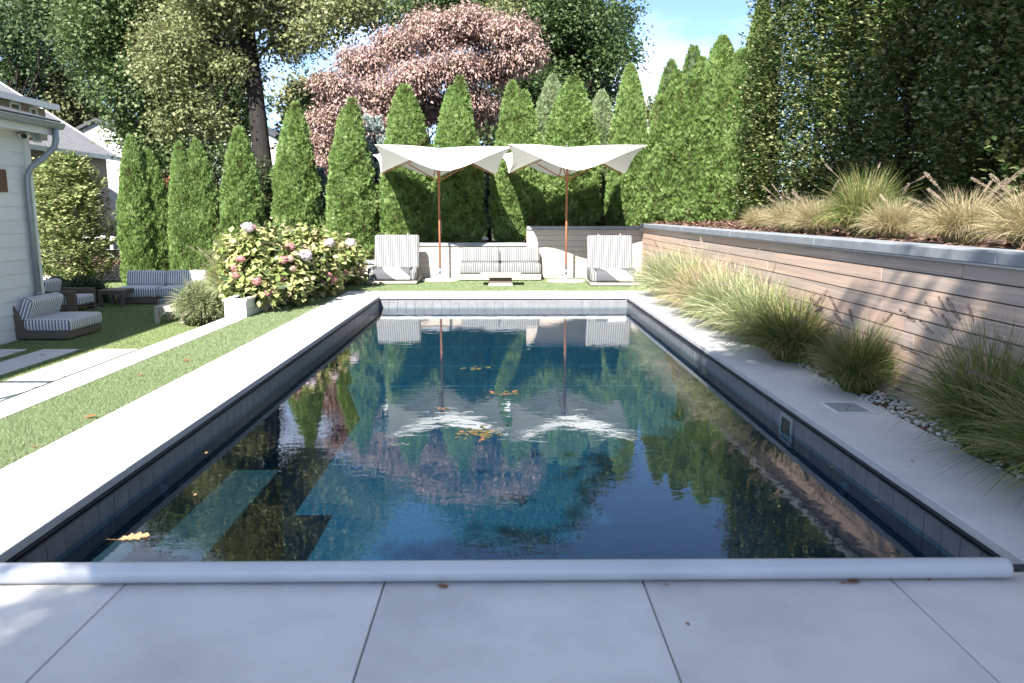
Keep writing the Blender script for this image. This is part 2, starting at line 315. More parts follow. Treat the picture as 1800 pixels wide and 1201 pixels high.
# ------------------------------------------------------------------ object helpers
def link(o, parent=None):
    COL.objects.link(o)
    if parent is not None: o.parent = parent
    return o
def tag(o, label=None, cat=None, group=None, kind=None):
    if label: o['label'] = label
    if cat: o['category'] = cat
    if group: o['group'] = group
    if kind: o['kind'] = kind
    return o
def thing(name, loc, label, cat, group=None, rz=0.0):
    o = bpy.data.objects.new(name, None); o.empty_display_size = 0.2
    o.location = loc; o.rotation_euler = (0, 0, rz)
    link(o); tag(o, label, cat, group)
    return o
def struct(name, loc=(0, 0, 0)):
    o = bpy.data.objects.new(name, None); o.location = loc; o['kind'] = 'structure'
    return link(o)
class MB:
    def __init__(s): s.v = []; s.f = []
    def quad(s, a, b, c, d):
        i = len(s.v); s.v += [tuple(a), tuple(b), tuple(c), tuple(d)]; s.f.append((i, i + 1, i + 2, i + 3)); return s
    def poly(s, pts):
        i = len(s.v); s.v += [tuple(p) for p in pts]; s.f.append(tuple(range(i, i + len(pts)))); return s
    def box(s, x0, x1, y0, y1, z0, z1):
        i = len(s.v)
        s.v += [(x0, y0, z0), (x1, y0, z0), (x1, y1, z0), (x0, y1, z0), (x0, y0, z1), (x1, y0, z1), (x1, y1, z1), (x0, y1, z1)]
        s.f += [tuple(i + k for k in q) for q in ((0, 3, 2, 1), (4, 5, 6, 7), (0, 1, 5, 4), (1, 2, 6, 5), (2, 3, 7, 6), (3, 0, 4, 7))]
        return s
    def bar(s, a, b, w, h, up=(0, 0, 1)):
        a, b = Vector(a), Vector(b); d = (b - a).normalized(); u = Vector(up)
        if abs(d.dot(u)) > 0.98: u = Vector((1, 0, 0))
        x = d.cross(u).normalized(); y = x.cross(d).normalized(); i = len(s.v)
        for p in (a, b):
            for sx, sy in ((-1, -1), (1, -1), (1, 1), (-1, 1)): s.v.append(tuple(p + x * sx * w / 2 + y * sy * h / 2))
        s.f += [tuple(i + k for k in q) for q in ((3, 2, 1, 0), (4, 5, 6, 7), (0, 1, 5, 4), (1, 2, 6, 5), (2, 3, 7, 6), (3, 0, 4, 7))]
        return s
    def tube(s, pts, rad, n=8, cap=True):
        pts = [Vector(p) for p in pts]
        if not hasattr(rad, '__len__'): rad = [rad] * len(pts)
        i0 = len(s.v); px = None
        for k, p in enumerate(pts):
            d = (pts[min(k + 1, len(pts) - 1)] - pts[max(k - 1, 0)]).normalized()
            if px is None:
                px = d.cross(Vector((0, 1, 0)) if abs(d.y) < 0.9 else Vector((1, 0, 0))).normalized()
            px = (px - d * px.dot(d)).normalized(); py = d.cross(px)
            for j in range(n):
                a = 2 * math.pi * j / n
                s.v.append(tuple(p + (px * math.cos(a) + py * math.sin(a)) * rad[k]))
        for k in range(len(pts) - 1):
            for j in range(n):
                a = i0 + k * n + j; b = i0 + k * n + (j + 1) % n
                s.f.append((a, b, b + n, a + n))
        if cap:
            s.f.append(tuple(i0 + j for j in reversed(range(n))))
            s.f.append(tuple(i0 + (len(pts) - 1) * n + j for j in range(n)))
        return s
    def lathe(s, prof, n=24, c=(0, 0, 0)):
        i0 = len(s.v)
        for r, z in prof:
            for j in range(n):
                a = 2 * math.pi * j / n; s.v.append((c[0] + r * math.cos(a), c[1] + r * math.sin(a), c[2] + z))
        for k in range(len(prof) - 1):
            for j in range(n):
                a = i0 + k * n + j; b = i0 + k * n + (j + 1) % n; s.f.append((a, b, b + n, a + n))
        s.f.append(tuple(i0 + j for j in reversed(range(n))))
        s.f.append(tuple(i0 + (len(prof) - 1) * n + j for j in range(n)))
        return s
    def mesh(s, name, m, smooth=False):
        me = bpy.data.meshes.new(name); me.from_pydata(s.v, [], s.f); me.update()
        if m: me.materials.append(m)
        if smooth: me.shade_smooth()
        return me
    def build(s, name, m, parent=None, smooth=False, loc=None):
        o = bpy.data.objects.new(name, s.mesh(name, m, smooth))
        if loc: o.location = loc
        return link(o, parent)
def bevel_mesh(me, w, seg=2, angle=None):
    bm = bmesh.new(); bm.from_mesh(me)
    bmesh.ops.bevel(bm, geom=bm.edges[:], offset=w, segments=seg, profile=0.5, affect='EDGES', clamp_overlap=True)
    bm.to_mesh(me); bm.free(); me.update()
def rbox(name, x0, x1, y0, y1, z0, z1, w, m, parent=None, seg=2, smooth=False, loc=None):
    o = MB().box(x0, x1, y0, y1, z0, z1).build(name, m, parent, loc=loc)
    bevel_mesh(o.data, w, seg)
    if smooth: o.data.shade_smooth()
    return o
def cushion(name, sx, sy, sz, r, m, parent, loc, rot=(0, 0, 0), puff=0.02):
    bm = bmesh.new(); bmesh.ops.create_cube(bm, size=1.0)
    bmesh.ops.scale(bm, vec=(sx, sy, sz), verts=bm.verts)
    bmesh.ops.bevel(bm, geom=bm.edges[:], offset=r, segments=4, profile=0.5, affect='EDGES')
    bmesh.ops.subdivide_edges(bm, edges=[e for e in bm.edges if e.calc_length() > 0.2], cuts=6, use_grid_fill=True)
    for v in bm.verts:
        fx, fy = v.co.x / (sx / 2), v.co.y / (sy / 2)
        v.co.z += math.copysign(puff, v.co.z) * max(0, 1 - fx * fx) * max(0, 1 - fy * fy)
    me = bpy.data.meshes.new(name); bm.to_mesh(me); bm.free(); me.materials.append(m); me.shade_smooth()
    o = bpy.data.objects.new(name, me); o.location = loc; o.rotation_euler = rot
    return link(o, parent)
def copy_tree(o, parent=None):
    c = o.copy(); COL.objects.link(c)
    if parent is not None: c.parent = parent
    for ch in list(o.children): copy_tree(ch, c)
    return c

# ------------------------------------------------------------------ foliage helpers (numpy)
LEAF_V = np.array([(0, 0, 0), (-0.30, 0.45, 0.07), (0, 1, -0.06), (0.30, 0.45, 0.07)], float)
LEAF_F = np.array([(0, 2, 1), (0, 3, 2)])
MAPLE_V = np.array([(0, 0, 0), (-0.5, 0.35, 0.06), (-0.22, 0.55, 0.0), (0, 1, -0.05), (0.22, 0.55, 0.0), (0.5, 0.35, 0.06)], float)
MAPLE_F = np.array([(0, 2, 1), (0, 4, 2), (0, 5, 4), (2, 4, 3)])
SPRAY_V = np.array([(0, 0, 0), (-0.42, 0.62, 0.05), (-0.24, 0.74, 0.0), (-0.1, 1.0, -0.05), (0.1, 0.98, -0.05), (0.26, 0.72, 0.0), (0.44, 0.56, 0.05)], float)
SPRAY_F = np.array([(0, 2, 1), (0, 4, 3), (0, 6, 5)])
NEEDLE_V = np.array([(0, 0, 0), (-0.09, 0.5, 0.0), (0, 1, 0), (0.09, 0.5, 0)], float)
def unit(a): return a / np.maximum(np.linalg.norm(a, axis=1, keepdims=True), 1e-9)
def npmesh(name, V, F, m, smooth=False):
    V = np.ascontiguousarray(V, dtype=np.float32); F = np.ascontiguousarray(F, dtype=np.int32)
    me = bpy.data.meshes.new(name)
    me.vertices.add(len(V)); me.vertices.foreach_set('co', V.ravel())
    k = F.shape[1]
    me.loops.add(F.size); me.loops.foreach_set('vertex_index', F.ravel())
    me.polygons.add(len(F)); me.polygons.foreach_set('loop_start', np.arange(0, F.size, k, dtype=np.int32))
    me.update(calc_edges=True)
    if m: me.materials.append(m)
    if smooth: me.shade_smooth()
    return me
def scatter(tv, tf, pos, axis, nrm, size):
    N = len(pos); axis = unit(axis); x = unit(np.cross(axis, nrm)); z = np.cross(x, axis)
    size = np.broadcast_to(np.asarray(size, float), (N,))
    V = pos[:, None, :] + size[:, None, None] * (tv[None, :, 0:1] * x[:, None, :] + tv[None, :, 1:2] * axis[:, None, :] + tv[None, :, 2:3] * z[:, None, :])
    F = tf[None] + (np.arange(N) * len(tv))[:, None, None]
    return V.reshape(-1, 3), F.reshape(-1, tf.shape[1])
def rdir(n):
    return unit(rng.normal(size=(n, 3)))
def blob_leaves(blobs, n, clump_r, leaf, per=14, shell=0.55, droop=0.0, flat=0.6, tv=LEAF_V, tf=LEAF_F, squash=0.75):
    """blobs: (x,y,z,rx,ry,rz). Leaves gather in clumps spread through the outer part of each blob."""
    B = np.array(blobs, float)
    w = B[:, 3] * B[:, 5] + B[:, 3] * B[:, 4]; w = w / w.sum()
    nc = max(1, n // per)
    bi = rng.choice(len(B), nc, p=w)
    d = rdir(nc); rad = shell + (1 - shell) * rng.random(nc) ** 0.6
    cc = B[bi, :3] + d * B[bi, 3:6] * rad[:, None]
    ci = np.repeat(np.arange(nc), per); N = len(ci)
    off = rng.normal(size=(N, 3)) * clump_r * np.array([0.6, 0.6, 0.6 * squash])
    pos = cc[ci] + off
    out = unit(d[ci] + unit(off) * 0.6)
    up = np.array([0, 0, 1.0])
    nrm = unit(up * flat + out * 0.55 + rng.normal(size=(N, 3)) * 0.35)
    ax = unit(out * np.array([1, 1, 0.4]) + rng.normal(size=(N, 3)) * 0.6 - up * droop)
    return scatter(tv, tf, pos, ax, nrm, leaf * (0.65 + 0.7 * rng.random(N)))
def merge(parts):
    V = []; F = []; k = 0
    for v, f in parts:
        V.append(v); F.append(f + k); k += len(v)
    return np.concatenate(V), np.concatenate(F)
def add_np(name, vf, m, parent=None, loc=None, smooth=False):
    o = bpy.data.objects.new(name, npmesh(name, vf[0], vf[1], m, smooth))
    if loc is not None: o.location = loc
    return link(o, parent)
def limb(mb, a, b, r0, r1, wob=0.15, n=5, sides=7):
    a, b = Vector(a), Vector(b); L = (b - a).length
    pts = []
    for k in range(n + 1):
        t = k / n; p = a.lerp(b, t)
        if 0 < k < n: p = p + Vector((random.uniform(-1, 1), random.uniform(-1, 1), random.uniform(-1, 1))) * wob * L * 0.15
        pts.append(p)
    mb.tube(pts, [r0 + (r1 - r0) * k / n for k in range(n + 1)], sides)
    return pts

# ------------------------------------------------------------------ dimensions
XL, XR, YN, YF = -2.24, 2.276, 3.08, 13.95       # pool opening
WZ = -0.21                                        # water level
LOW = -0.55                                       # lower lawn level
KX0, KX1 = -4.02, -3.70                           # kerb wall
WALLX, WALLY = 3.24, 17.94                        # retaining walls

# ------------------------------------------------------------------ SETTING: ground
g = MB()
for x0, x1, y0, y1 in ((-500, -3.9, -500, 900), (3.3, 500, -500, 900), (-3.9, 3.3, 14.6, 900), (-3.9, 3.3, -500, 2.6)):
    g.quad((x0, y0, LOW - 0.03), (x1, y0, LOW - 0.03), (x1, y1, LOW - 0.03), (x0, y1, LOW - 0.03))
tag(g.build('ground', M['ground']), kind='structure')
MB().quad((-26, -2, LOW), (KX0, -2, LOW), (KX0, 24.5, LOW), (-26, 24.5, LOW)).build('lower_lawn', M['turf'])['kind'] = 'structure'

def deck():
    b = MB()
    b.box(KX1 + 0.01, XL - 0.03, -6, 15.0, -1.6, -0.056)
    b.box(XR + 0.03, 3.30, -6, 15.0, -1.6, -0.056)
    b.box(XL - 0.03, XR + 0.03, YF + 0.03, 15.0, -1.6, -0.056)
    b.box(XL - 0.03, XR + 0.03, -6, YN - 0.03, -1.6, -0.056)
    b.box(KX1 + 0.01, 3.30, 15.0, 18.2, -1.0, -0.056)
    b.build('deck_base', M['deckbase'])['kind'] = 'structure'
deck()

def coping():
    root = struct('pool_coping')
    def slab(x0, x1, y0, y1):
        o = rbox('coping_slab', x0, x1, y0, y1, -0.052, random.uniform(-0.0015, 0.0015), 0.005, M['concrete'], root, 2)
        return o
    y = YN - 0.05; L = 1.36
    while y < 14.8:
        y1 = min(y + L, 14.88)
        slab(-2.98, XL, y + 0.002, y1 - 0.002)
        slab(XR, 2.95, y + 0.002, y1 - 0.002)
        y = y1
    x = XL; n = 4; w = (XR - XL) / n
    for k in range(n): slab(x + k * w + 0.002, x + (k + 1) * w - 0.002, YF, 14.88)
    fr = root
    # skimmer lid set in the right coping
    a, b_, c, d = gp(1440, 708), gp(1505, 708), gp(1537, 727), gp(1472, 727)
    x0, x1, y0, y1 = (a.x + d.x) / 2 - 0.0, (b_.x + c.x) / 2, (c.y + d.y) / 2, (a.y + b_.y) / 2
    f = MB(); t = 0.016
    f.box(x0, x1, y0, y0 + t, 0.0005, 0.006); f.box(x0, x1, y1 - t, y1, 0.0005, 0.006)
    f.box(x0, x0 + t, y0 + t, y1 - t, 0.0005, 0.006); f.box(x1 - t, x1, y0 + t, y1 - t, 0.0005, 0.006)
    lid = MB().box(x0 + t + 0.002, x1 - t - 0.002, y0 + t + 0.002, y1 - t - 0.002, 0.0005, 0.0045).build('skimmer_lid', M['lid'], root)
    f.build('lid_frame', M['white'], lid)
    MB().box((x0 + x1) / 2 - 0.03, (x0 + x1) / 2 - 0.015, y0 + 0.1, y0 + 0.112, 0.0047, 0.007).box((x0 + x1) / 2 + 0.03, (x0 + x1) / 2 + 0.045, y0 + 0.2, y0 + 0.212, 0.0047, 0.007).build('finger_hole', M['black'], lid)
coping()

def pool():
    root = struct('swimming_pool')
    FZ = -1.15
    w = MB(); T = 0.03
    w.quad((XL - T, YN - T, FZ), (XR + T, YN - T, FZ), (XR + T, YF + T, FZ), (XL - T, YF + T, FZ))
    w.build('pool_floor', M['plaster'], root)
    def ring(z0, z1, t, nm, m):
        r = MB(); a, b, c, d = XL - t, XR + t, YN - t, YF + t
        r.quad((a, c, z0), (a, d, z0), (a, d, z1), (a, c, z1)); r.quad((b, d, z0), (b, c, z0), (b, c, z1), (b, d, z1))
        r.quad((a, d, z0), (b, d, z0), (b, d, z1), (a, d, z1)); r.quad((b, c, z0), (a, c, z0), (a, c, z1), (b, c, z1))
        return r.build(nm, m, root)
    ring(FZ, -0.245, 0.012, 'pool_wall', M['plaster'])
    ring(-0.245, -0.05, 0.016, 'grout_bed', M['grout'])
    # waterline tiles
    tz0, tz1 = -0.243, -0.084
    def tile_mesh(w_, axis):
        b = MB()
        if axis == 'y': b.box(-0.007, 0.007, -w_ / 2, w_ / 2, tz0, tz1)
        else: b.box(-w_ / 2, w_ / 2, -0.007, 0.007, tz0, tz1)
        me = b.mesh('tile', M['tile']); bevel_mesh(me, 0.002, 1); return me
    n = 28; p = (XR - XL) / n; me = tile_mesh(p - 0.005, 'x')
    for k in range(n):
        o = link(bpy.data.objects.new('tile', me), root); o.location = (XL + (k + 0.5) * p, YF + 0.010 + random.uniform(0, 0.002), 0)
    n = int((YF - YN) / 0.166); p = (YF - YN) / n; me = tile_mesh(p - 0.005, 'y')
    for k in range(n):
        for sx, x in ((-1, XL), (1, XR)):
            o = link(bpy.data.objects.new('tile', me), root); o.location = (x + sx * (0.010 + random.uniform(0, 0.002)), YN + (k + 0.5) * p, 0)
    # cover track under the coping on both long sides
    for sx, x in ((-1, XL), (1, XR)):
        t = MB()
        t.box(min(x - sx * 0.012, x + sx * 0.012), max(x - sx * 0.012, x + sx * 0.012), YN, YF - 0.01, -0.062, -0.0535)
        t.box(min(x - sx * 0.010, x + sx * 0.012), max(x - sx * 0.010, x + sx * 0.012), YN, YF - 0.01, -0.083, -0.075)
        t.box(min(x + sx * 0.004, x + sx * 0.012), max(x + sx * 0.004, x + sx * 0.012), YN, YF - 0.01, -0.0745, -0.0625)
        t.build('cover_track', M['track'], root)
    MB().box(XL + 0.02, XR - 0.02, YF - 0.002, YF + 0.012, -0.064, -0.056).build('cover_guide', M['track'], root)  # dark strip in place of the shaded groove below the far coping
    # entry steps, near left corner
    for (u, v, z, e) in ((262, 940, -0.29, 0.0), (492, 825, -0.47, 0.0015)):
        c = gp(u, v, z); rbox('pool_step', XL - 0.010 + e, c.x, YN + e, c.y, FZ + 0.001 + e, z, 0.015, M['step'] if z > -0.6 else M['plaster'], root, 2)
    # bench across the far end in three levels, each with a pale tile trim along its edge
    for y0, z in ((10.45, -0.34), (10.05, -0.52), (9.7, -0.72)):
        b = MB().box(XL + 0.01, XR - 0.01, y0, YF, FZ + 0.001, z).build('pool_bench', M['plaster'], root)
        tr = MB()
        for k in range(54):
            xa = XL + 0.02 + k * 0.083
            tr.box(xa, xa + 0.075, y0 + 0.004, y0 + 0.05, z, z + 0.004)
        tr.build('trim_tile', M['steptrim'], b)['kind'] = 'stuff'
    # skimmer mouth and return fittings in the walls
    for u, v, nm in ((1396, 762, 's'),):
        yc = 5.93
        f = MB(); x = XR
        f.box(x - 0.012, x + 0.002, yc - 0.13, yc + 0.13, -0.125, -0.095); f.box(x - 0.012, x + 0.002, yc - 0.13, yc + 0.13, -0.285, -0.262)
        f.box(x - 0.012, x + 0.002, yc - 0.13, yc - 0.10, -0.262, -0.125); f.box(x - 0.012, x + 0.002, yc + 0.10, yc + 0.13, -0.262, -0.125)
        sk = f.build('skimmer_frame', M['lid'], root)
        MB().box(x - 0.004, x + 0.001, yc - 0.099, yc + 0.099, -0.261, -0.126).build('skimmer_opening', M['black'], sk)
    for x, s, y in ((XL, 1, 4.85), (XR, -1, 4.85), (XL, 1, 8.55), (XR, -1, 8.5)):
        b = MB().tube([(x - s * 0.012, y, -0.31), (x + s * 0.02, y, -0.31), (x + s * 0.024, y, -0.31)], [0.042, 0.042, 0.034], 18)
        r = b.build('return_fitting', M['fitting'], root)
        MB().tube([(x + s * 0.0245, y, -0.31), (x + s * 0.028, y, -0.31)], [0.016, 0.014], 12).build('jet_eye', M['track'], r)
pool()
wq = MB().quad((XL - 0.011, YN - 0.011, WZ), (XR + 0.011, YN - 0.011, WZ), (XR + 0.011, YF + 0.011, WZ), (XL - 0.011, YF + 0.011, WZ))
tag(wq.build('pool_water', M['water']), kind='structure')

def patio():
    root = struct('patio')
    xs = [-4.72, -3.66, -2.605, -1.546, -0.487, 0.577, 1.609, 2.665, 3.25]
    for y0, y1 in ((0.9, 3.02), (-1.25, 0.9), (-3.4, -1.25), (-5.5, -3.4)):
        for a, b in zip(xs[:-1], xs[1:]):
            rbox('paver', a + 0.003, b - 0.003, y0 + 0.003, y1 - 0.003, -0.05, random.uniform(-0.001, 0.001), 0.003, M['patio'], root, 1)
patio()
MB().box(KX0, KX1, -3.0, 11.05, LOW - 0.05, 0.004).build('kerb', M['concrete'])['kind'] = 'structure'

# turf strip and the turf behind the pool
def turf():
    b = MB()
    b.box(KX1 + 0.002, -2.982, 2.2, 14.88, -0.055, -0.008)
    b.box(KX1 + 0.002, 3.2, 14.882, WALLY, -0.055, -0.008)
    b.build('turf_strip', M['turf'])['kind'] = 'structure'
def blades(areas, name, m, h):
    parts = []
    tv = np.array([(-0.5, 0, 0), (0.5, 0, 0), (0, 1, 0)]); tf = np.array([(0, 1, 2)])
    for x0, x1, y0, y1, dens, z in areas:
        n = int((x1 - x0) * (y1 - y0) * dens)
        pos = np.stack([rng.uniform(x0, x1, n), rng.uniform(y0, y1, n), np.full(n, z)], 1)
        hh = h * (0.6 + 0.7 * rng.random(n))
        wd = np.maximum(0.0035, 0.0011 * pos[:, 1] * 0.55)
        ax = np.stack([rng.normal(size=n) * 0.55, rng.normal(size=n) * 0.55, np.ones(n)], 1)
        ax = unit(ax); nr = rdir(n); x = unit(np.cross(ax, nr))
        V = np.stack([pos - x * wd[:, None] / 2, pos + x * wd[:, None] / 2, pos + ax * hh[:, None]], 1).reshape(-1, 3)
        parts.append((V, (np.arange(n * 3)).reshape(-1, 3)))
    o = add_np(name, merge(parts), m); o['kind'] = 'stuff'
turf()
blades([(KX1 + 0.01, -2.985, 2.2, 3.8, 14000, -0.008), (KX1 + 0.01, -2.985, 3.8, 7.5, 26000, -0.008), (KX1 + 0.01, -2.985, 7.5, 14.9, 12000, -0.008), (KX1 + 0.01, 3.1, 14.89, 17.9, 7000, -0.008)], 'turf_grass', M['turfblade'], 0.026)

def lower_paving():
    root = struct('stepping_slabs')
    for x0, x1 in ((-6.09, -5.51), (-6.93, -6.39), (-7.78, -7.17)):
        rbox('slab', x0, x1, 5.2, 11.5, LOW - 0.03, LOW + 0.02, 0.005, M['concrete'], root, 1)
lower_paving()
lawn_areas = [(-8.0, KX0, 2.0, 5.2, 3500, LOW), (-5.5, KX0, 5.2, 11.5, 4000, LOW), (-8.0, KX0, 11.52, 15.5, 6500, LOW), (-10.5, KX0, 15.5, 20.5, 3500, LOW), (-6.38, -6.1, 5.2, 11.5, 7000, LOW), (-7.16, -6.94, 5.2, 11.5, 7000, LOW), (-14, -8.0, 13.2, 24, 1200, LOW)]
blades(lawn_areas, 'lawn_grass', M['lawnblade'], 0.028)

# mulch beds behind the walls
def sm(a, b, x):
    t = np.clip((x - a) / (b - a), 0, 1); return t * t * (3 - 2 * t)
def bed_h(x, y):
    x = np.asarray(x, float); y = np.asarray(y, float)
    h = -0.56 + 0.92 * sm(-8.5, -2.9, x)
    h = h + (0.75 - 0.36) * sm(-2.9, -2.6, x) + (1.14 - 0.75) * sm(0.45, 0.7, x)
    h = h + 0.10 * sm(3.3, 3.7, x) + 0.12 * sm(4.2, 6.5, x)
    back = sm(20.5, 26, y); h = h * (1 - back) + (0.25 * sm(-9, 2, x) - 0.5) * back * np.where(x < 3.3, 1, 0) + h * back * np.where(x < 3.3, 0, 1)
    return h
def mulch():
    xs = np.concatenate([np.arange(-9, 3.2, 0.15), [3.272], np.arange(3.35, 13, 0.25)])
    ys = np.concatenate([np.arange(-4, 17.9, 0.4), [17.975], np.arange(18.1, 30, 0.35)])
    X, Y = np.meshgrid(xs, ys); Z = bed_h(X, Y) + 0.02 * np.sin(X * 5.1 + Y * 3.3) * np.sin(Y * 4.7 - X)
    V = np.stack([X, Y, Z], -1).reshape(-1, 3); nx = len(xs); F = []
    for j in range(len(ys) - 1):
        for i in range(nx - 1):
            if xs[i] >= 3.27 or ys[j] >= 17.97:
                a = j * nx + i; F.append((a, a + 1, a + nx + 1, a + nx))
    o = add_np('mulch_bed', (V, np.array(F)), M['mulch'], smooth=True); o['kind'] = 'structure'
    n = 16000
    px = np.concatenate([rng.uniform(3.35, 6, n // 2), rng.uniform(-4, 6, n // 2)])
    py = np.concatenate([rng.uniform(4, 19, n // 2), rng.uniform(18.05, 20.5, n // 2)])
    pos = np.stack([px, py, bed_h(px, py) + 0.015], 1)
    ax = unit(np.stack([rng.normal(size=n), rng.normal(size=n), rng.normal(size=n) * 0.3], 1)); nr = unit(np.stack([rng.normal(size=n) * 0.4, rng.normal(size=n) * 0.4, np.ones(n)], 1))
    add_np('bark_mulch', scatter(NEEDLE_V * np.array([2.2, 1, 1]), LEAF_F, pos, ax, nr, rng.uniform(0.04, 0.10, n)), M['chips'])['kind'] = 'stuff'
mulch()
# soil and pebbles along the right coping
MB().box(2.953, WALLX - 0.002, 2.0, WALLY, -0.055, -0.015).build('planting_strip', M['mulch'])['kind'] = 'structure'
def pebbles():
    parts = []
    bm = bmesh.new(); bmesh.ops.create_icosphere(bm, subdivisions=1, radius=1)
    tv = np.array([v.co[:] for v in bm.verts]); tf = np.array([[v.index for v in f.verts] for f in bm.faces]); bm.free()
    n = 900
    pos = np.stack([rng.uniform(2.93, 3.22, n), rng.uniform(3.6, 9.5, n), np.full(n, -0.008)], 1)
    V = pos[:, None, :] + tv[None] * (rng.uniform(0.010, 0.026, (n, 1, 1)) * rng.uniform(0.7, 1.2, (n, 1, 3))) * np.array([1, 1, 0.6])
    F = tf[None] + (np.arange(n) * len(tv))[:, None, None]
    add_np('white_pebbles', (V.reshape(-1, 3), F.reshape(-1, 3)), M['pebble'], smooth=True)['kind'] = 'stuff'
pebbles()

# ------------------------------------------------------------------ retaining walls of planks
PP = 0.121
def right_wall():
    t = thing('retaining_wall', (WALLX, 10, 0), 'long weathered plank retaining wall with bluestone cap running beside the pool grasses', 'retaining wall')
    MB().box(0.024, 0.4, -9.0, WALLY - 10 + 0.1, -0.5, 1.12).build('wall_core', M['wallback'], t)
    for r in range(10):
        z0 = -0.05 + r * PP + 0.0055; z1 = -0.05 + (r + 1) * PP - 0.0055
        y = -8.0 - random.uniform(0, 1.5)
        while y < WALLY - 10 - 0.03:
            L = random.choice((1.7, 2.2, 2.6, 3.1)); y1 = min(y + L, WALLY - 10 - 0.03)
            if WALLY - 10 - 0.03 - y1 < 0.5: y1 = WALLY - 10 - 0.03
            if y1 - y < 0.3: break
            mid = (y + y1) / 2; h = (y1 - y) / 2 - 0.003
            j = random.uniform(-0.002, 0.002)
            MB().box(j, 0.024 - 0.001, -h, h, z0, z1).build('plank', M['plank'], t, loc=(0, mid, 0))
            y = y1
    y = -8.0
    while y < WALLY - 10:
        y1 = min(y + 2.95, WALLY - 10 + 0.02)
        rbox('cap', -0.045, 0.30, y + 0.003, y1 - 0.003, 1.165, 1.248, 0.006, M['cap'], t, 1)
        MB().box(-0.03, 0.29, y + 0.003, y1 - 0.003, 1.15, 1.1645).build('cap_lip', M['concrete'], t)
        y = y1
def back_wall():
    t = thing('retaining_wall', (0, WALLY, 0), 'stepped plank retaining wall with stone caps behind the far loungers', 'retaining wall')
    for x0, x1, top in ((-4.6, -2.78, 0.40), (-2.775, 0.556, 0.81), (0.56, WALLX + 0.02, 1.19)):
        MB().box(x0 + 0.01, x1 - 0.01, 0.026, 0.3, -0.5, top - 0.085).build('wall_core', M['wallback'], t)
        n = round((top - 0.08 + 0.03) / PP); p = (top - 0.08 + 0.03) / n
        for r in range(n):
            z0 = -0.03 + r * p + 0.0035; z1 = -0.03 + (r + 1) * p - 0.0035
            x = x0
            while x < x1 - 0.02:
                L = random.choice((1.3, 1.8, 2.4, 3.4)); xe = min(x + L, x1)
                if x1 - xe < 0.4: xe = x1
                h = (xe - x) / 2 - 0.0015
                MB().box(-h, h, random.uniform(-0.002, 0.001), 0.025, z0, z1).build('plank', M['plank2'], t, loc=((x + xe) / 2, 0, 0))
                x = xe
        x = x0
        while x < x1 - 0.02:
            xe = min(x + 1.7, x1)
            if x1 - xe < 0.4: xe = x1
            rbox('cap', x + 0.002, xe - 0.002 - (0.07 if xe > 3 else 0), -0.035, 0.26, top - 0.08, top, 0.006, M['cap'], t, 1)
            x = xe
right_wall(); back_wall()

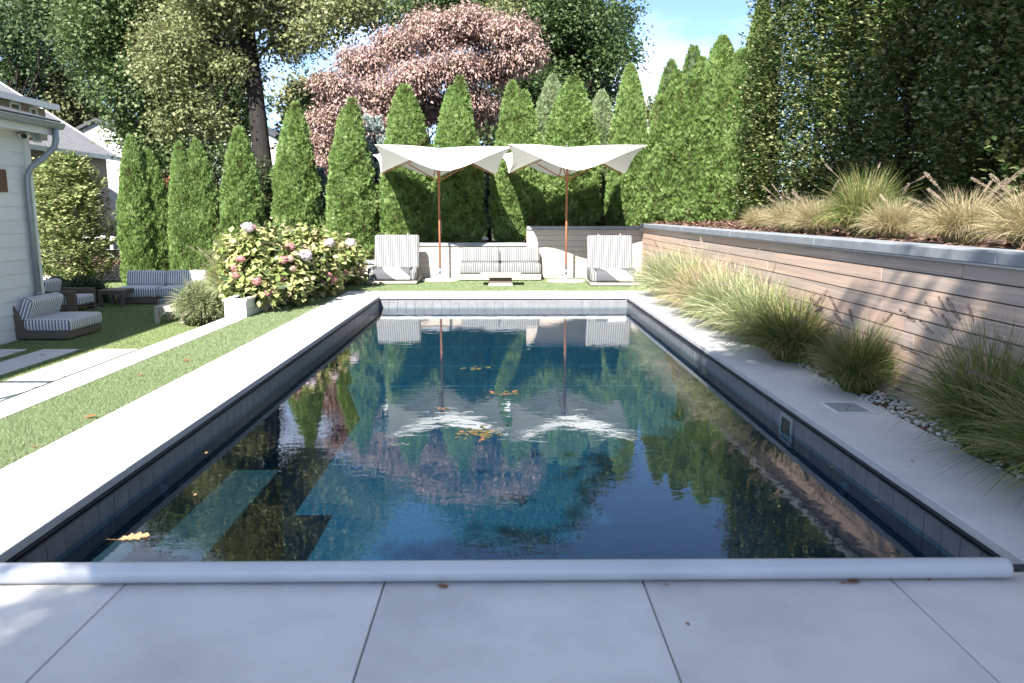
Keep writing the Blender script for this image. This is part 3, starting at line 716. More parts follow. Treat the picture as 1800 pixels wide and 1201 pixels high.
# ------------------------------------------------------------------ white house at the left
HX = -7.85
_d = ray(78, 522); HY = HX * _d.y / _d.x
def white_house():
    t = thing('white_house', (HX, HY, LOW), 'white clapboard pool house wall with grey gutter and downspout', 'house')
    _g = ray(107, 229); W = at(107, 229, (HX + 0.39) * _g.y / _g.x).z - LOW - 0.08; GE = (HX + 0.39) * _g.y / _g.x - HY; print('eave', W, GE, HY)
    MB().box(-6, -0.031, -12, -0.031, 0.0, W).build('wall', M['white'], t)
    p = 0.215; n = int(W / p)
    for k in range(n + 1):
        z0 = k * p; z1 = min((k + 1) * p, W)
        if z1 - z0 < 0.03: break
        b = MB(); x0 = -0.03
        v = [(x0, -12, z0), (x0, -0.16, z0), (0.0, -0.16, z0), (0.0, -12, z0), (x0, -12, z1), (x0, -0.16, z1), (-0.012, -0.16, z1), (-0.012, -12, z1)]
        b.v = v; b.f = [(0, 3, 2, 1), (4, 5, 6, 7), (0, 1, 5, 4), (1, 2, 6, 5), (2, 3, 7, 6), (3, 0, 4, 7)]
        b.build('board', M['whitewood'], t)
    MB().box(-0.10, 0.012, -0.157, 0.0, 0.0, W).build('corner_trim', M['white'], t)
    MB().box(-6, 0.30, -12, 0.25, W, W + 0.05).build('soffit', M['white'], t)
    MB().box(0.30, 0.325, -12, 0.25, W - 0.02, W + 0.19).build('fascia', M['white'], t)
    rf = MB(); rf.v = [(0.38, -12, W + 0.20), (0.38, 0.32, W + 0.20), (-6, 0.32, W + 1.9), (-6, -12, W + 1.9), (0.38, -12, W + 0.23), (0.38, 0.32, W + 0.23), (-6, 0.32, W + 1.93), (-6, -12, W + 1.93)]
    rf.f = [(0, 3, 2, 1), (4, 5, 6, 7), (0, 1, 5, 4), (1, 2, 6, 5), (2, 3, 7, 6), (3, 0, 4, 7)]
    rf.build('roof', M['roofdark'], t)
    # half round gutter
    gm = MB(); n = 9
    pr = [(0.39 + 0.075 * math.cos(math.pi + math.pi * k / n), W + 0.165 + 0.085 * math.sin(math.pi + math.pi * k / n)) for k in range(n + 1)]
    for a, b in zip(pr[:-1], pr[1:]): gm.quad((a[0], -12, a[1]), (b[0], -12, b[1]), (b[0], 0.30, b[1]), (a[0], 0.30, a[1]))
    gm.poly([(x, 0.30, z) for x, z in pr])
    gt = gm.build('gutter', M['galv'], t, smooth=False)
    MB().tube([(0.39 - 0.075, -12, W + 0.17), (0.39 - 0.075, 0.3, W + 0.17)], 0.008, 6).tube([(0.465, -12, W + 0.17), (0.465, 0.3, W + 0.17)], 0.01, 6).build('gutter_bead', M['galv'], gt)
    d = MB(); d.tube([(0.40, 0.10, W + 0.10), (0.40, 0.09, W - 0.10), (0.38, 0.06, W - 0.22), (0.26, -0.06, W - 0.40), (0.12, -0.20, W - 0.56), (0.07, -0.25, W - 0.70), (0.065, -0.26, W - 0.9), (0.065, -0.26, 0.12)], 0.05, 12)
    d.build('downspout', M['galv'], t, smooth=True)
    for z in (1.9, 0.7): MB().tube([(0.065, -0.26, z), (0.065, -0.26, z + 0.04)], 0.056, 12).build('downspout_strap', M['galv'], t)
    # tan clerestory storey set back above the pool house roof
    def wy(u, v, X): d = ray(u, v); return X * d.y / d.x
    CX = -8.6; y1 = wy(80, 205, CX); zt = at(80, 192, y1).z; zl = -LOW
    cl = MB().box(-6, CX - HX, -11, y1 - HY, W + 0.05, zt + zl).build('clerestory', M['tan'], t)
    for k in range(4): MB().box(CX - HX + 0.001, CX - HX + 0.014, 0.01, y1 - HY - 0.001, W + 0.26 + k * 0.13, W + 0.27 + k * 0.13).build('siding_lap', M['tan'], cl)
    e = MB(); x_, yy0, yy1, zz = CX - HX + 0.22, -11, y1 - HY + 0.12, zt + zl
    e.v = [(x_, yy0, zz - 0.02), (x_, yy1, zz - 0.02), (-6, yy1, zz + 0.9), (-6, yy0, zz + 0.9), (x_, yy0, zz + 0.09), (x_, yy1, zz + 0.09), (-6, yy1, zz + 1.05), (-6, yy0, zz + 1.05)]
    e.f = [(0, 3, 2, 1), (4, 5, 6, 7), (0, 1, 5, 4), (1, 2, 6, 5), (2, 3, 7, 6), (3, 0, 4, 7)]
    e.build('clerestory_roof', M['white'], cl)
    for ua, ub, va, vb in ((16, 34, 178, 203), (50, 63, 188, 209), (-22, -4, 168, 196)):
        ya, yb = wy(ua, 195, CX), wy(ub, 195, CX); z1 = at(ua, va, ya).z; z0 = at(ua, vb, ya).z
        ya -= HY; yb -= HY; z1 += zl; z0 += zl; X0 = CX - HX; f = 0.035
        w = MB()
        for q in ((ya, yb, z1 - f, z1), (ya, yb, z0, z0 + f), (ya, ya + f, z0 + f, z1 - f), (yb - f, yb, z0 + f, z1 - f)): w.box(X0 + 0.002, X0 + 0.03, q[0], q[1], q[2], q[3])
        wi = w.build('window', M['white'], t)
        MB().box(X0 + 0.003, X0 + 0.012, ya + f, yb - f, z0 + f, z1 - f).build('pane', M['glass'], wi)
        MB().box(X0 + 0.002, X0 + 0.09, ya - 0.05, yb + 0.05, z0 - 0.03, z0 - 0.001).build('sill', M['white'], wi)
    # louvred vent
    ve = wy(10, 318, HX) - HY; vz0 = at(6, 338, wy(6, 318, HX)).z + zl; vz1 = at(6, 298, wy(6, 318, HX)).z + zl
    v = MB().box(0.0, 0.022, ve - 0.55, ve, vz0, vz1).build('vent', M['vent'], t)
    lv = MB()
    for k in range(9): lv.box(0.0221, 0.034, ve - 0.53, ve - 0.02, vz0 + 0.02 + k * (vz1 - vz0) / 9.5, vz0 + 0.034 + k * (vz1 - vz0) / 9.5)
    lv.build('louver', M['vent'], v)
white_house()
def security_camera():
    z = LOW + 3.10
    d_ = ray(44, 238); ys = (HX + 0.1) * d_.y / d_.x; z = at(44, 238, ys).z
    t = thing('security_camera', (HX + 0.015, ys, z), 'small white security camera mounted under the pool house eave', 'camera')
    MB().tube([(0, 0, 0), (0.03, 0, 0)], 0.05, 14).build('mount', M['white'], t)
    MB().tube([(0.03, 0, 0.0), (0.09, -0.01, 0.01)], 0.018, 8).build('arm', M['white'], t)
    b = MB().tube([(0.07, 0.10, 0.02), (0.13, -0.10, -0.02)], [0.05, 0.058], 16).build('housing', M['white'], t, True)
    MB().tube([(0.1301, -0.1004, -0.02), (0.132, -0.106, -0.021)], [0.046, 0.04], 16).build('lens', M['black'], b)
    d_ = ray(60, 240); ys = (HX + 0.1) * d_.y / d_.x; z = at(60, 240, ys).z + 0.03
    t2 = thing('flood_light', (HX + 0.015, ys, z), 'white flood light beside the security camera under the eave', 'light')
    MB().tube([(0, 0, 0), (0.04, 0, 0)], 0.04, 12).build('mount', M['white'], t2)
    MB().bar((0.04, 0, 0), (0.10, 0, 0.02), 0.03, 0.03).build('arm', M['white'], t2)
    h = MB().bar((0.10, 0.02, 0.06), (0.16, -0.04, -0.12), 0.12, 0.05).build('head', M['white'], t2)
    MB().bar((0.135, -0.015, 0.035), (0.182, -0.06, -0.10), 0.09, 0.008).build('lens', M['lid'], h)
security_camera()
def railing():
    t = thing('railing', (-6.7, 8.05, LOW), 'dark metal baluster railing at the head of the lower slabs, seen by its shadow', 'railing')
    for x in (-1.08, 1.05): MB().box(x - 0.03, x + 0.03, -0.03, 0.03, 0, 1.05).build('post', M['track'], t)
    MB().box(-1.15, 1.09, -0.035, 0.035, 1.051, 1.10).build('handrail', M['track'], t)
    MB().box(-1.049, 1.019, -0.015, 0.015, 0.08, 0.12).build('rail', M['track'], t)
    for k in range(17): MB().box(-1.0 + k * 0.12 - 0.01, -1.0 + k * 0.12 + 0.01, -0.01, 0.01, 0.121, 1.05).build('baluster', M['track'], t)
railing()

# ------------------------------------------------------------------ houses beyond
def grey_house():
    S = 1.5
    Yf = 38.4; e0 = at(210, 277, Yf); e1 = at(82, 197, Yf); XE, ZE = e0.x, e0.z; sl = (e1.z - e0.z) / (e0.x - e1.x); XRG = XE - 8.0; ZR = ZE + sl * 8.0; Yn = 27.0
    t = thing('grey_roof_house', (XE, Yf, LOW), 'tan house with long grey shingle roof beyond the pool house corner', 'house')
    z = -LOW
    b = MB(); x0, x1 = XRG * 2 - XE - XE + 0.6, -0.5
    b.box(x0, x1, Yn - Yf, -0.3, 0, ZE + z - 0.05); b.build('wall', M['tan'], t)
    for k in range(11):
        MB().box(x1 + 0.001, x1 + 0.02 , Yn - Yf, -0.28, 0.3 + k * 0.4, 0.33 + k * 0.4).build('siding_lap', M['tan'], t)
    for k in range(11):
        MB().box(x1 - 5, x1, -0.3, -0.285, 0.3 + k * 0.4, 0.33 + k * 0.4)
    r = MB(); xr = XRG - XE; xl = 2 * xr
    T = 0.18
    r.poly([(0, Yn - Yf, ZE + z), (0, 0, ZE + z), (xr, 0, ZR + z), (xr, Yn - Yf, ZR + z)])
    r.poly([(xr, Yn - Yf, ZR + z), (xr, 0, ZR + z), (xl, 0, ZE + z), (xl, Yn - Yf, ZE + z)])
    r.poly([(0, 0, ZE + z - T), (0, Yn - Yf, ZE + z - T), (xr, Yn - Yf, ZR + z - T), (xr, 0, ZR + z - T)])
    rf = r.build('roof', M['shingle'], t)
    f = MB(); f.box(0.001, 0.05, Yn - Yf, 0.02, ZE + z - T, ZE + z + 0.02); f.bar((0.0, 0.03, ZE + z - 0.07), (xr, 0.03, ZR + z - 0.07), 0.06, 0.2); f.build('roof_trim', M['white'], rf)
    # gable wall
    MB().poly([(x1, -0.31, ZE + z - 0.1), (xr, -0.31, ZR + z - 0.3), (xl, -0.31, ZE + z - 0.1)]).build('gable', M['tan'], t)
    # a window under the eave
    w = MB().box(-2.2, -1.4, -0.298, -0.27, 1.6, 2.9).build('window', M['white'], t); MB().box(-2.1, -1.5, -0.2698, -0.265, 1.7, 2.8).build('pane', M['glass'], w)
grey_house()
def gable_house(name, label, u, v, y, wpx, wall_m, roof_m, rise=0.42, win=None, depth=9):
    top = at(u, v, y); hw = wpx / 2 * pxm(y); base = Vector((top.x, y, LOW))
    t = thing(name, base, label, 'house')
    H = top.z - LOW; ev = H - hw * rise
    b = MB()
    b.v = [(-hw, 0, 0), (hw, 0, 0), (hw, 0, ev), (0, 0, H), (-hw, 0, ev), (-hw, depth, 0), (hw, depth, 0), (hw, depth, ev), (0, depth, H), (-hw, depth, ev)]
    b.f = [(0, 1, 2, 3, 4), (9, 8, 7, 6, 5), (1, 6, 7, 2), (5, 0, 4, 9)]
    b.build('wall', wall_m, t)
    r = MB()
    for s in (-1, 1):
        a = Vector((0, -0.25, H + 0.02)); e = Vector((s * (hw + 0.3), -0.25, ev - 0.3 * rise + 0.02))
        n_ = Vector((0, 0, 0.16)); D = Vector((0, depth + 0.5, 0))
        r.poly([a + n_, e + n_, e + n_ + D, a + n_ + D]); r.poly([a, a + D, e + D, e]); r.poly([a, e, e + n_, a + n_]); r.poly([e, e + D, e + D + n_, e + n_])
    r.build('roof', roof_m, t)
    if win:
        for (uc, vc, wp, hp, sh) in win:
            c = at(uc, vc, y) - base; w2, h2 = wp / 2 * pxm(y), hp / 2 * pxm(y)
            f = MB(); tt = 0.09
            f.box(c.x - w2, c.x + w2, -0.06, -0.002, c.z + h2 - tt, c.z + h2); f.box(c.x - w2, c.x + w2, -0.06, -0.002, c.z - h2, c.z - h2 + tt)
            f.box(c.x - w2, c.x - w2 + tt, -0.06, -0.002, c.z - h2 + tt, c.z + h2 - tt); f.box(c.x + w2 - tt, c.x + w2, -0.06, -0.002, c.z - h2 + tt, c.z + h2 - tt)
            f.box(c.x - w2 + tt, c.x + w2 - tt, -0.05, -0.003, c.z - 0.04, c.z + 0.04)
            wi = f.build('window', M['white'], t)
            MB().box(c.x - w2 + tt, c.x + w2 - tt, -0.02, -0.004, c.z - h2 + tt, c.z + h2 - tt).build('pane', M['glass'], wi)
            mu = MB()
            for k in (-1, 1): mu.box(c.x + k * w2 / 3 - 0.02, c.x + k * w2 / 3 + 0.02, -0.045, -0.021, c.z - h2 + tt, c.z + h2 - tt)
            mu.build('muntin', M['white'], wi)
            if sh:
                MB().box(c.x - w2 - 0.5, c.x - w2 - 0.03, -0.05, -0.002, c.z - h2, c.z + h2).build('shutter', M['lid'], t)
                MB().box(c.x + w2 + 0.03, c.x + w2 + 0.5, -0.05, -0.002, c.z - h2, c.z + h2).build('shutter', M['lid'], t)
    return t
gable_house('white_house', 'bright white gable end rising beyond the grey shingle roof', 172, 214, 43, 104, M['white'], M['roofdark'], 0.46)
gable_house('white_house', 'white house with shuttered sash window half hidden by the oak trunk', 438, 216, 50, 260, M['white'], M['roofdark'], 0.55, [(449, 270, 18, 26, True), (395, 300, 18, 26, True)])
gable_house('white_outbuilding', 'white boarded building glimpsed between arborvitae above the back wall', 1160, 216, 42, 90, M['white'], M['galv'], 0.04, depth=6)

def lattice():
    y = 23.6; x0, x1 = -14.2, -11.3; z0, z1 = LOW + 0.05, LOW + 0.88
    t = thing('lattice_fence', ((x0 + x1) / 2, y, LOW), 'low white diagonal lattice fence behind the clipped yellowing hornbeam', 'fence')
    m = MB(); cx = (x0 + x1) / 2; st = 0.13
    k = x0 - (z1 - z0)
    while k < x1:
        for s in (1, -1):
            a, b = k, k + (z1 - z0)
            pa, pb = (a, z0 if s > 0 else z1), (b, z1 if s > 0 else z0)
            ca, cb = max(a, x0), min(b, x1)
            if cb - ca > 0.02:
                za = pa[1] + s * (ca - a); zb = pa[1] + s * (cb - a)
                m.bar((ca - cx, 0.012 * s, za - LOW), (cb - cx, 0.012 * s, zb - LOW), 0.012, 0.05, up=(0, 1, 0.001))
        k += st
    m2 = MB(); m2.v = m.v; m2.f = m.f
    m2.build('lattice', M['white'], t)['kind'] = 'stuff'
    MB().box(x0 - cx, x1 - cx, -0.04, 0.04, z1 - LOW, z1 - LOW + 0.06).build('top_rail', M['white'], t)
    MB().box(x0 - cx, x1 - cx, -0.04, 0.04, 0.0, z0 - LOW).build('bottom_rail', M['white'], t)
    for x in (x0, x1): MB().box(x - cx - 0.05, x - cx + 0.05, -0.05, 0.05, 0, z1 - LOW + 0.12).build('post', M['white'], t)
    t2 = thing('rail_fence', (-12.6, 26.5, LOW), 'thin white rail fence standing behind the lattice over red mulch', 'fence')
    MB().box(-2.2, 2.2, -0.03, 0.03, 1.2, 1.28).build('rail', M['white'], t2); MB().box(-2.2, 2.2, -0.03, 0.03, 0.75, 0.81).build('rail', M['white'], t2)
    for x in (-2.0, -0.7, 0.6, 1.9): MB().box(x - 0.04, x + 0.04, -0.04, 0.04, 0, 1.19).build('post', M['white'], t2)
    MB().quad((-16, 24.2, LOW + 0.0), (-9.5, 24.2, LOW + 0.0), (-9.5, 27.5, LOW + 0.75), (-16, 27.5, LOW + 0.75)).build('mulch_slope', M['chips'])['kind'] = 'structure'
lattice()

# ------------------------------------------------------------------ loungers, sofas, tables
def make_lounger():
    t = thing('chaise_lounge', (0, 0, 0), '', 'lounge chair')
    w = 1.0
    rbox('frame', -w / 2 - 0.02, w / 2 + 0.02, 0, 1.42, 0.03, 0.085, 0.006, M['teakpale'], t, 1)
    MB().box(-w / 2 + 0.05, w / 2 - 0.05, 0.06, 1.36, 0.0, 0.029).build('plinth', M['wallback'], t)
    cushion('seat_cushion', w, 0.92, 0.22, 0.06, M['stripepale'], t, (0, 0.48, 0.197), puff=0.008)
    for s in (-1, 1): cushion('bolster', 0.11, 0.86, 0.27, 0.05, M['stripepale'], t, (s * (w / 2 - 0.035), 0.50, 0.225), puff=0.0)
    cushion('back_cushion', w * 0.99, 0.17, 0.86, 0.05, M['stripepale'], t, (0, 1.13, 0.60), (R(-20), 0, 0), puff=0.0)
    for s in (-1, 1): MB().bar((s * 0.3, 1.36, 0.086), (s * 0.3, 1.28, 0.8), 0.05, 0.03, (0, 1, 0)).build('back_support', M['teakpale'], t)
    for s in (-1, 1): MB().tube([(s * 0.24, 1.22, 1.0), (s * 0.24, 1.25, 1.035), (s * 0.24, 1.31, 1.03), (s * 0.24, 1.35, 0.97)], 0.022, 8).build('strap', M['stripepale'], t)
    return t
L1 = make_lounger(); L1.location = (-2.33, 16.2, -0.008); L1.rotation_euler.z = R(1.5)
L1['label'] = 'striped chaise lounge with raised back beside the hydrangeas, left of the back sofa'; L1['group'] = 'striped chaise lounges behind the pool'
L2 = copy_tree(L1); L2.location = (2.33, 15.75, -0.008); L2.rotation_euler.z = R(-1)
L2['label'] = 'striped chaise lounge with raised back in the corner where the plank walls meet'
def towelmat():
    m, n, l = nt('grey and white towel')
    o = n.new('ShaderNodeOutputMaterial'); b = n.new('ShaderNodeBsdfPrincipled'); b.inputs['Roughness'].default_value = 0.95
    uv = n.new('ShaderNodeUVMap'); sp = n.new('ShaderNodeSeparateXYZ'); l.new(uv.outputs[0], sp.inputs[0])
    def edge(k, c, op):
        e = n.new('ShaderNodeMath'); e.operation = 'MULTIPLY_ADD'; e.inputs[1].default_value = k; e.inputs[2].default_value = c
        l.new(sp.outputs['Y'], e.inputs[0]); q = n.new('ShaderNodeMath'); q.operation = op
        l.new(sp.outputs['X'], q.inputs[0]); l.new(e.outputs[0], q.inputs[1]); return q
    a, c = edge(0.50, 0.13, 'LESS_THAN'), edge(0.58, 0.60, 'GREATER_THAN')
    ad = n.new('ShaderNodeMath'); ad.operation = 'MAXIMUM'; l.new(a.outputs[0], ad.inputs[0]); l.new(c.outputs[0], ad.inputs[1])
    r = ramp(n, [(0.40, 0.40, 0.39), (0.085, 0.085, 0.095)]); l.new(ad.outputs[0], r.inputs['Fac'])
    l.new(r.outputs['Color'], b.inputs['Base Color']); l.new(b.outputs[0], o.inputs[0]); return m
M['towel'] = towelmat()
def towel(lounger, label):
    t = bpy.data.meshes.new('towel')
    path = [(0.80, 0.318), (0.6, 0.326), (0.4, 0.328), (0.2, 0.324), (0.09, 0.318), (0.04, 0.305), (0.008, 0.275), (0.001, 0.22), (-0.002, 0.15), (0.002, 0.098)]
    L = [0]
    for p, q in zip(path[:-1], path[1:]): L.append(L[-1] + math.hypot(q[0] - p[0], q[1] - p[1]))
    # seen from the pool the front drop looks tall and the top is foreshortened
    T = [0, 0.07, 0.13, 0.2, 0.26, 0.3, 0.38, 0.55, 0.8, 1.0]
    nx = 16; V = []; F = []; UV = []
    for i, (y, z) in enumerate(path):
        for j in range(nx + 1):
            x = -0.385 + 0.77 * j / nx
            V.append((x, y + 0.003 * math.sin(j * 1.3 + i), z + 0.004 + 0.003 * math.sin(j * 0.9 + 2 * i))); UV.append((j / nx, T[i]))
    for i in range(len(path) - 1):
        for j in range(nx):
            a = i * (nx + 1) + j; F.append((a, a + nx + 1, a + nx + 2, a + 1))
    t.from_pydata(V, [], F); u = t.uv_layers.new(name='UVMap')
    for lp in t.loops: u.data[lp.index].uv = UV[lp.vertex_index]
    t.materials.append(M['towel']); t.shade_smooth()
    o = bpy.data.objects.new('towel', t); o.matrix_world = lounger.matrix_basis.copy(); link(o); tag(o, label, 'towel', 'towels on the loungers')
    sd = o.modifiers.new('thickness', 'SOLIDIFY'); sd.thickness = 0.008; sd.offset = 1
towel(L1, 'grey and white towel spread over the seat of the chaise beside the hydrangeas')
towel(L2, 'grey and white towel spread over the seat of the chaise in the wall corner')
def make_sofa(fr, st, name, label):
    t = thing(name, (0, 0, 0), label, 'sofa')
    w = 1.82
    rbox('frame', -w / 2, w / 2, 0, 0.84, 0.03, 0.16, 0.008, fr, t, 1)
    MB().box(-w / 2 + 0.06, w / 2 - 0.06, 0.06, 0.78, 0, 0.029).build('plinth', M['wallback'], t)
    rbox('back_rail', -w / 2, w / 2, 0.80, 0.845, 0.161, 0.60, 0.008, fr, t, 1)
    for s in (-1, 1):
        cushion('seat_cushion', w / 2 - 0.008, 0.80, 0.23, 0.05, st, t, (s * w / 4, 0.385, 0.278), puff=0.012)
        cushion('back_cushion', w / 2 - 0.012, 0.20, 0.36, 0.06, st, t, (s * w / 4, 0.66, 0.545), (R(-14), 0, 0), puff=0.0)
    return t
S1 = make_sofa(M['teakpale'], M['stripepale'], 'outdoor_sofa', 'pale striped two seat sofa against the plank wall between the parasols')
S1.location = (-0.05, 17.06, -0.008)
S2 = make_sofa(M['teak'], M['stripe'], 'outdoor_sofa', 'blue grey striped sofa in shade on the lower lawn beneath the arborvitae')
p = gp(206, 536, LOW); S2.location = (p.x + 0.91, p.y, LOW); S2.rotation_euler.z = R(2)
def coffee_table():
    p = gp(880, 503); t = thing('coffee_table', (p.x, p.y, -0.008), 'low pedestal table with wide flat top in front of the pale sofa', 'table')
    rbox('table_top', -0.43, 0.43, -0.05, 0.55, 0.185, 0.25, 0.006, M['teakpale'], t, 1)
    MB().box(-0.235, 0.235, 0.05, 0.5, 0.06, 0.184).build('pedestal', M['teak'], t)  # darker wood tone carries the shade under the table top
    rbox('base_plate', -0.25, 0.25, 0.0, 0.5, 0.0, 0.059, 0.005, M['teakpale'], t, 1)
coffee_table()
def armless_chair(name, label, fr, st, w=1.06, d=0.92):
    """faces +x; local origin at its back, centre of width"""
    t = thing(name, (0, 0, 0), label, 'lounge chair')
    rbox('frame', 0.0, d, -w / 2, w / 2, 0.035, 0.15, 0.008, fr, t, 1)
    MB().box(0.06, d - 0.06, -w / 2 + 0.06, w / 2 - 0.06, 0, 0.034).build('plinth', M['wallback'], t)
    for y in (-w / 2, w / 2 - 0.05):
        b = MB(); b.v += [(0.0, y, 0.151), (0.26, y, 0.151), (0.05, y, 0.62), (-0.06, y, 0.62), (0.0, y + 0.05, 0.151), (0.26, y + 0.05, 0.151), (0.05, y + 0.05, 0.62), (-0.06, y + 0.05, 0.62)]
        i = len(b.v) - 8; b.f += [tuple(i + k for k in q) for q in ((0, 1, 2, 3), (7, 6, 5, 4), (0, 4, 5, 1), (1, 5, 6, 2), (2, 6, 7, 3), (3, 7, 4, 0))]
        b.build('side_panel', fr, t)
    MB().bar((-0.005, 0, 0.151), (-0.055, 0, 0.615), w - 0.102, 0.05, (1, 0, 0)).build('back_panel', fr, t)
    cushion('seat_cushion', w - 0.02, d - 0.16, 0.20, 0.05, st, t, (0.20 + (d - 0.16) / 2, 0, 0.252), (0, 0, R(90)), puff=0.015)
    cushion('back_cushion', w - 0.10, 0.18, 0.40, 0.06, st, t, (0.22, 0, 0.50), (R(22), 0, R(90)), puff=0.0)
    return t
C1 = armless_chair('lounge_chair', 'navy and white striped lounge chair with brown frame against the pool house wall', M['teak'], M['stripe'])
p = gp(121, 600, LOW); C1.location = (p.x - 0.92, p.y + 0.53, LOW)
C2 = armless_chair('lounge_chair', 'sunlit pale striped lounge chair behind the small slatted table, half hidden by shrub', M['teakpale'], M['stripepale'], 0.95, 0.95)
p = gp(280, 558, LOW); C2.location = (p.x + 0.95, p.y + 0.50, LOW); C2.rotation_euler.z = R(180)
def armchair():
    p = gp(133, 552, LOW); t = thing('armchair', (p.x, p.y, LOW), 'brown framed armchair with blue striped seat partly hidden by the house corner', 'armchair')
    w, d = 0.85, 0.9
    for y in (0.0, w - 0.1):
        f = MB(); f.box(-d, 0, y, y + 0.1, 0.36, 0.46); f.box(-0.17, 0, y, y + 0.1, 0.0, 0.359); f.box(-d, -d + 0.17, y, y + 0.1, 0.0, 0.359)
        f.build('arm', M['teak'], t)
    MB().box(-d + 0.171, -0.05, 0.03, w - 0.03, 0.08, 0.15).build('seat_frame', M['teak'], t)
    MB().bar((-d + 0.04, w / 2, 0.30), (-d - 0.04, w / 2, 0.64), w - 0.202, 0.06, (1, 0, 0)).build('back_panel', M['teak'], t)
    cushion('seat_cushion', w - 0.22, 0.80, 0.19, 0.05, M['stripe'], t, (-0.36, w / 2, 0.25), (0, 0, R(90)), puff=0.012)
    cushion('back_cushion', w - 0.24, 0.16, 0.36, 0.06, M['stripe'], t, (-0.72, w / 2, 0.50), (R(16), 0, R(90)), puff=0)
armchair()
def side_table(p, w, d, h, label, m):
    t = thing('side_table', (p.x, p.y, LOW), label, 'table')
    n = 5
    for k in range(n):
        a = -d * 0 + k * d / n
        rbox('slat', 0.0, w, a + 0.004, a + d / n - 0.004, h - 0.035, h, 0.003, m, t, 1)
    ap = MB(); ap.box(0.07, w - 0.07, 0.01, 0.04, h - 0.095, h - 0.036); ap.box(0.07, w - 0.07, d - 0.04, d - 0.01, h - 0.095, h - 0.036); ap.box(0.01, 0.04, 0.07, d - 0.07, h - 0.095, h - 0.036); ap.box(w - 0.04, w - 0.01, 0.07, d - 0.07, h - 0.095, h - 0.036)
    ap.build('apron', m, t)
    for x in (0, w - 0.07):
        for y in (0, d - 0.07): MB().box(x, x + 0.07, y, y + 0.07, 0, h - 0.036).build('leg', m, t)
side_table(gp(174, 541, LOW), 0.55, 0.6, 0.38, 'dark slatted side table in shade at the left end of the lower sofa', M['teak'])
side_table(gp(273, 570, LOW), 0.55, 0.6, 0.33, 'small slatted side table in sunshine next to the grey green shrub', M['teakpale'])

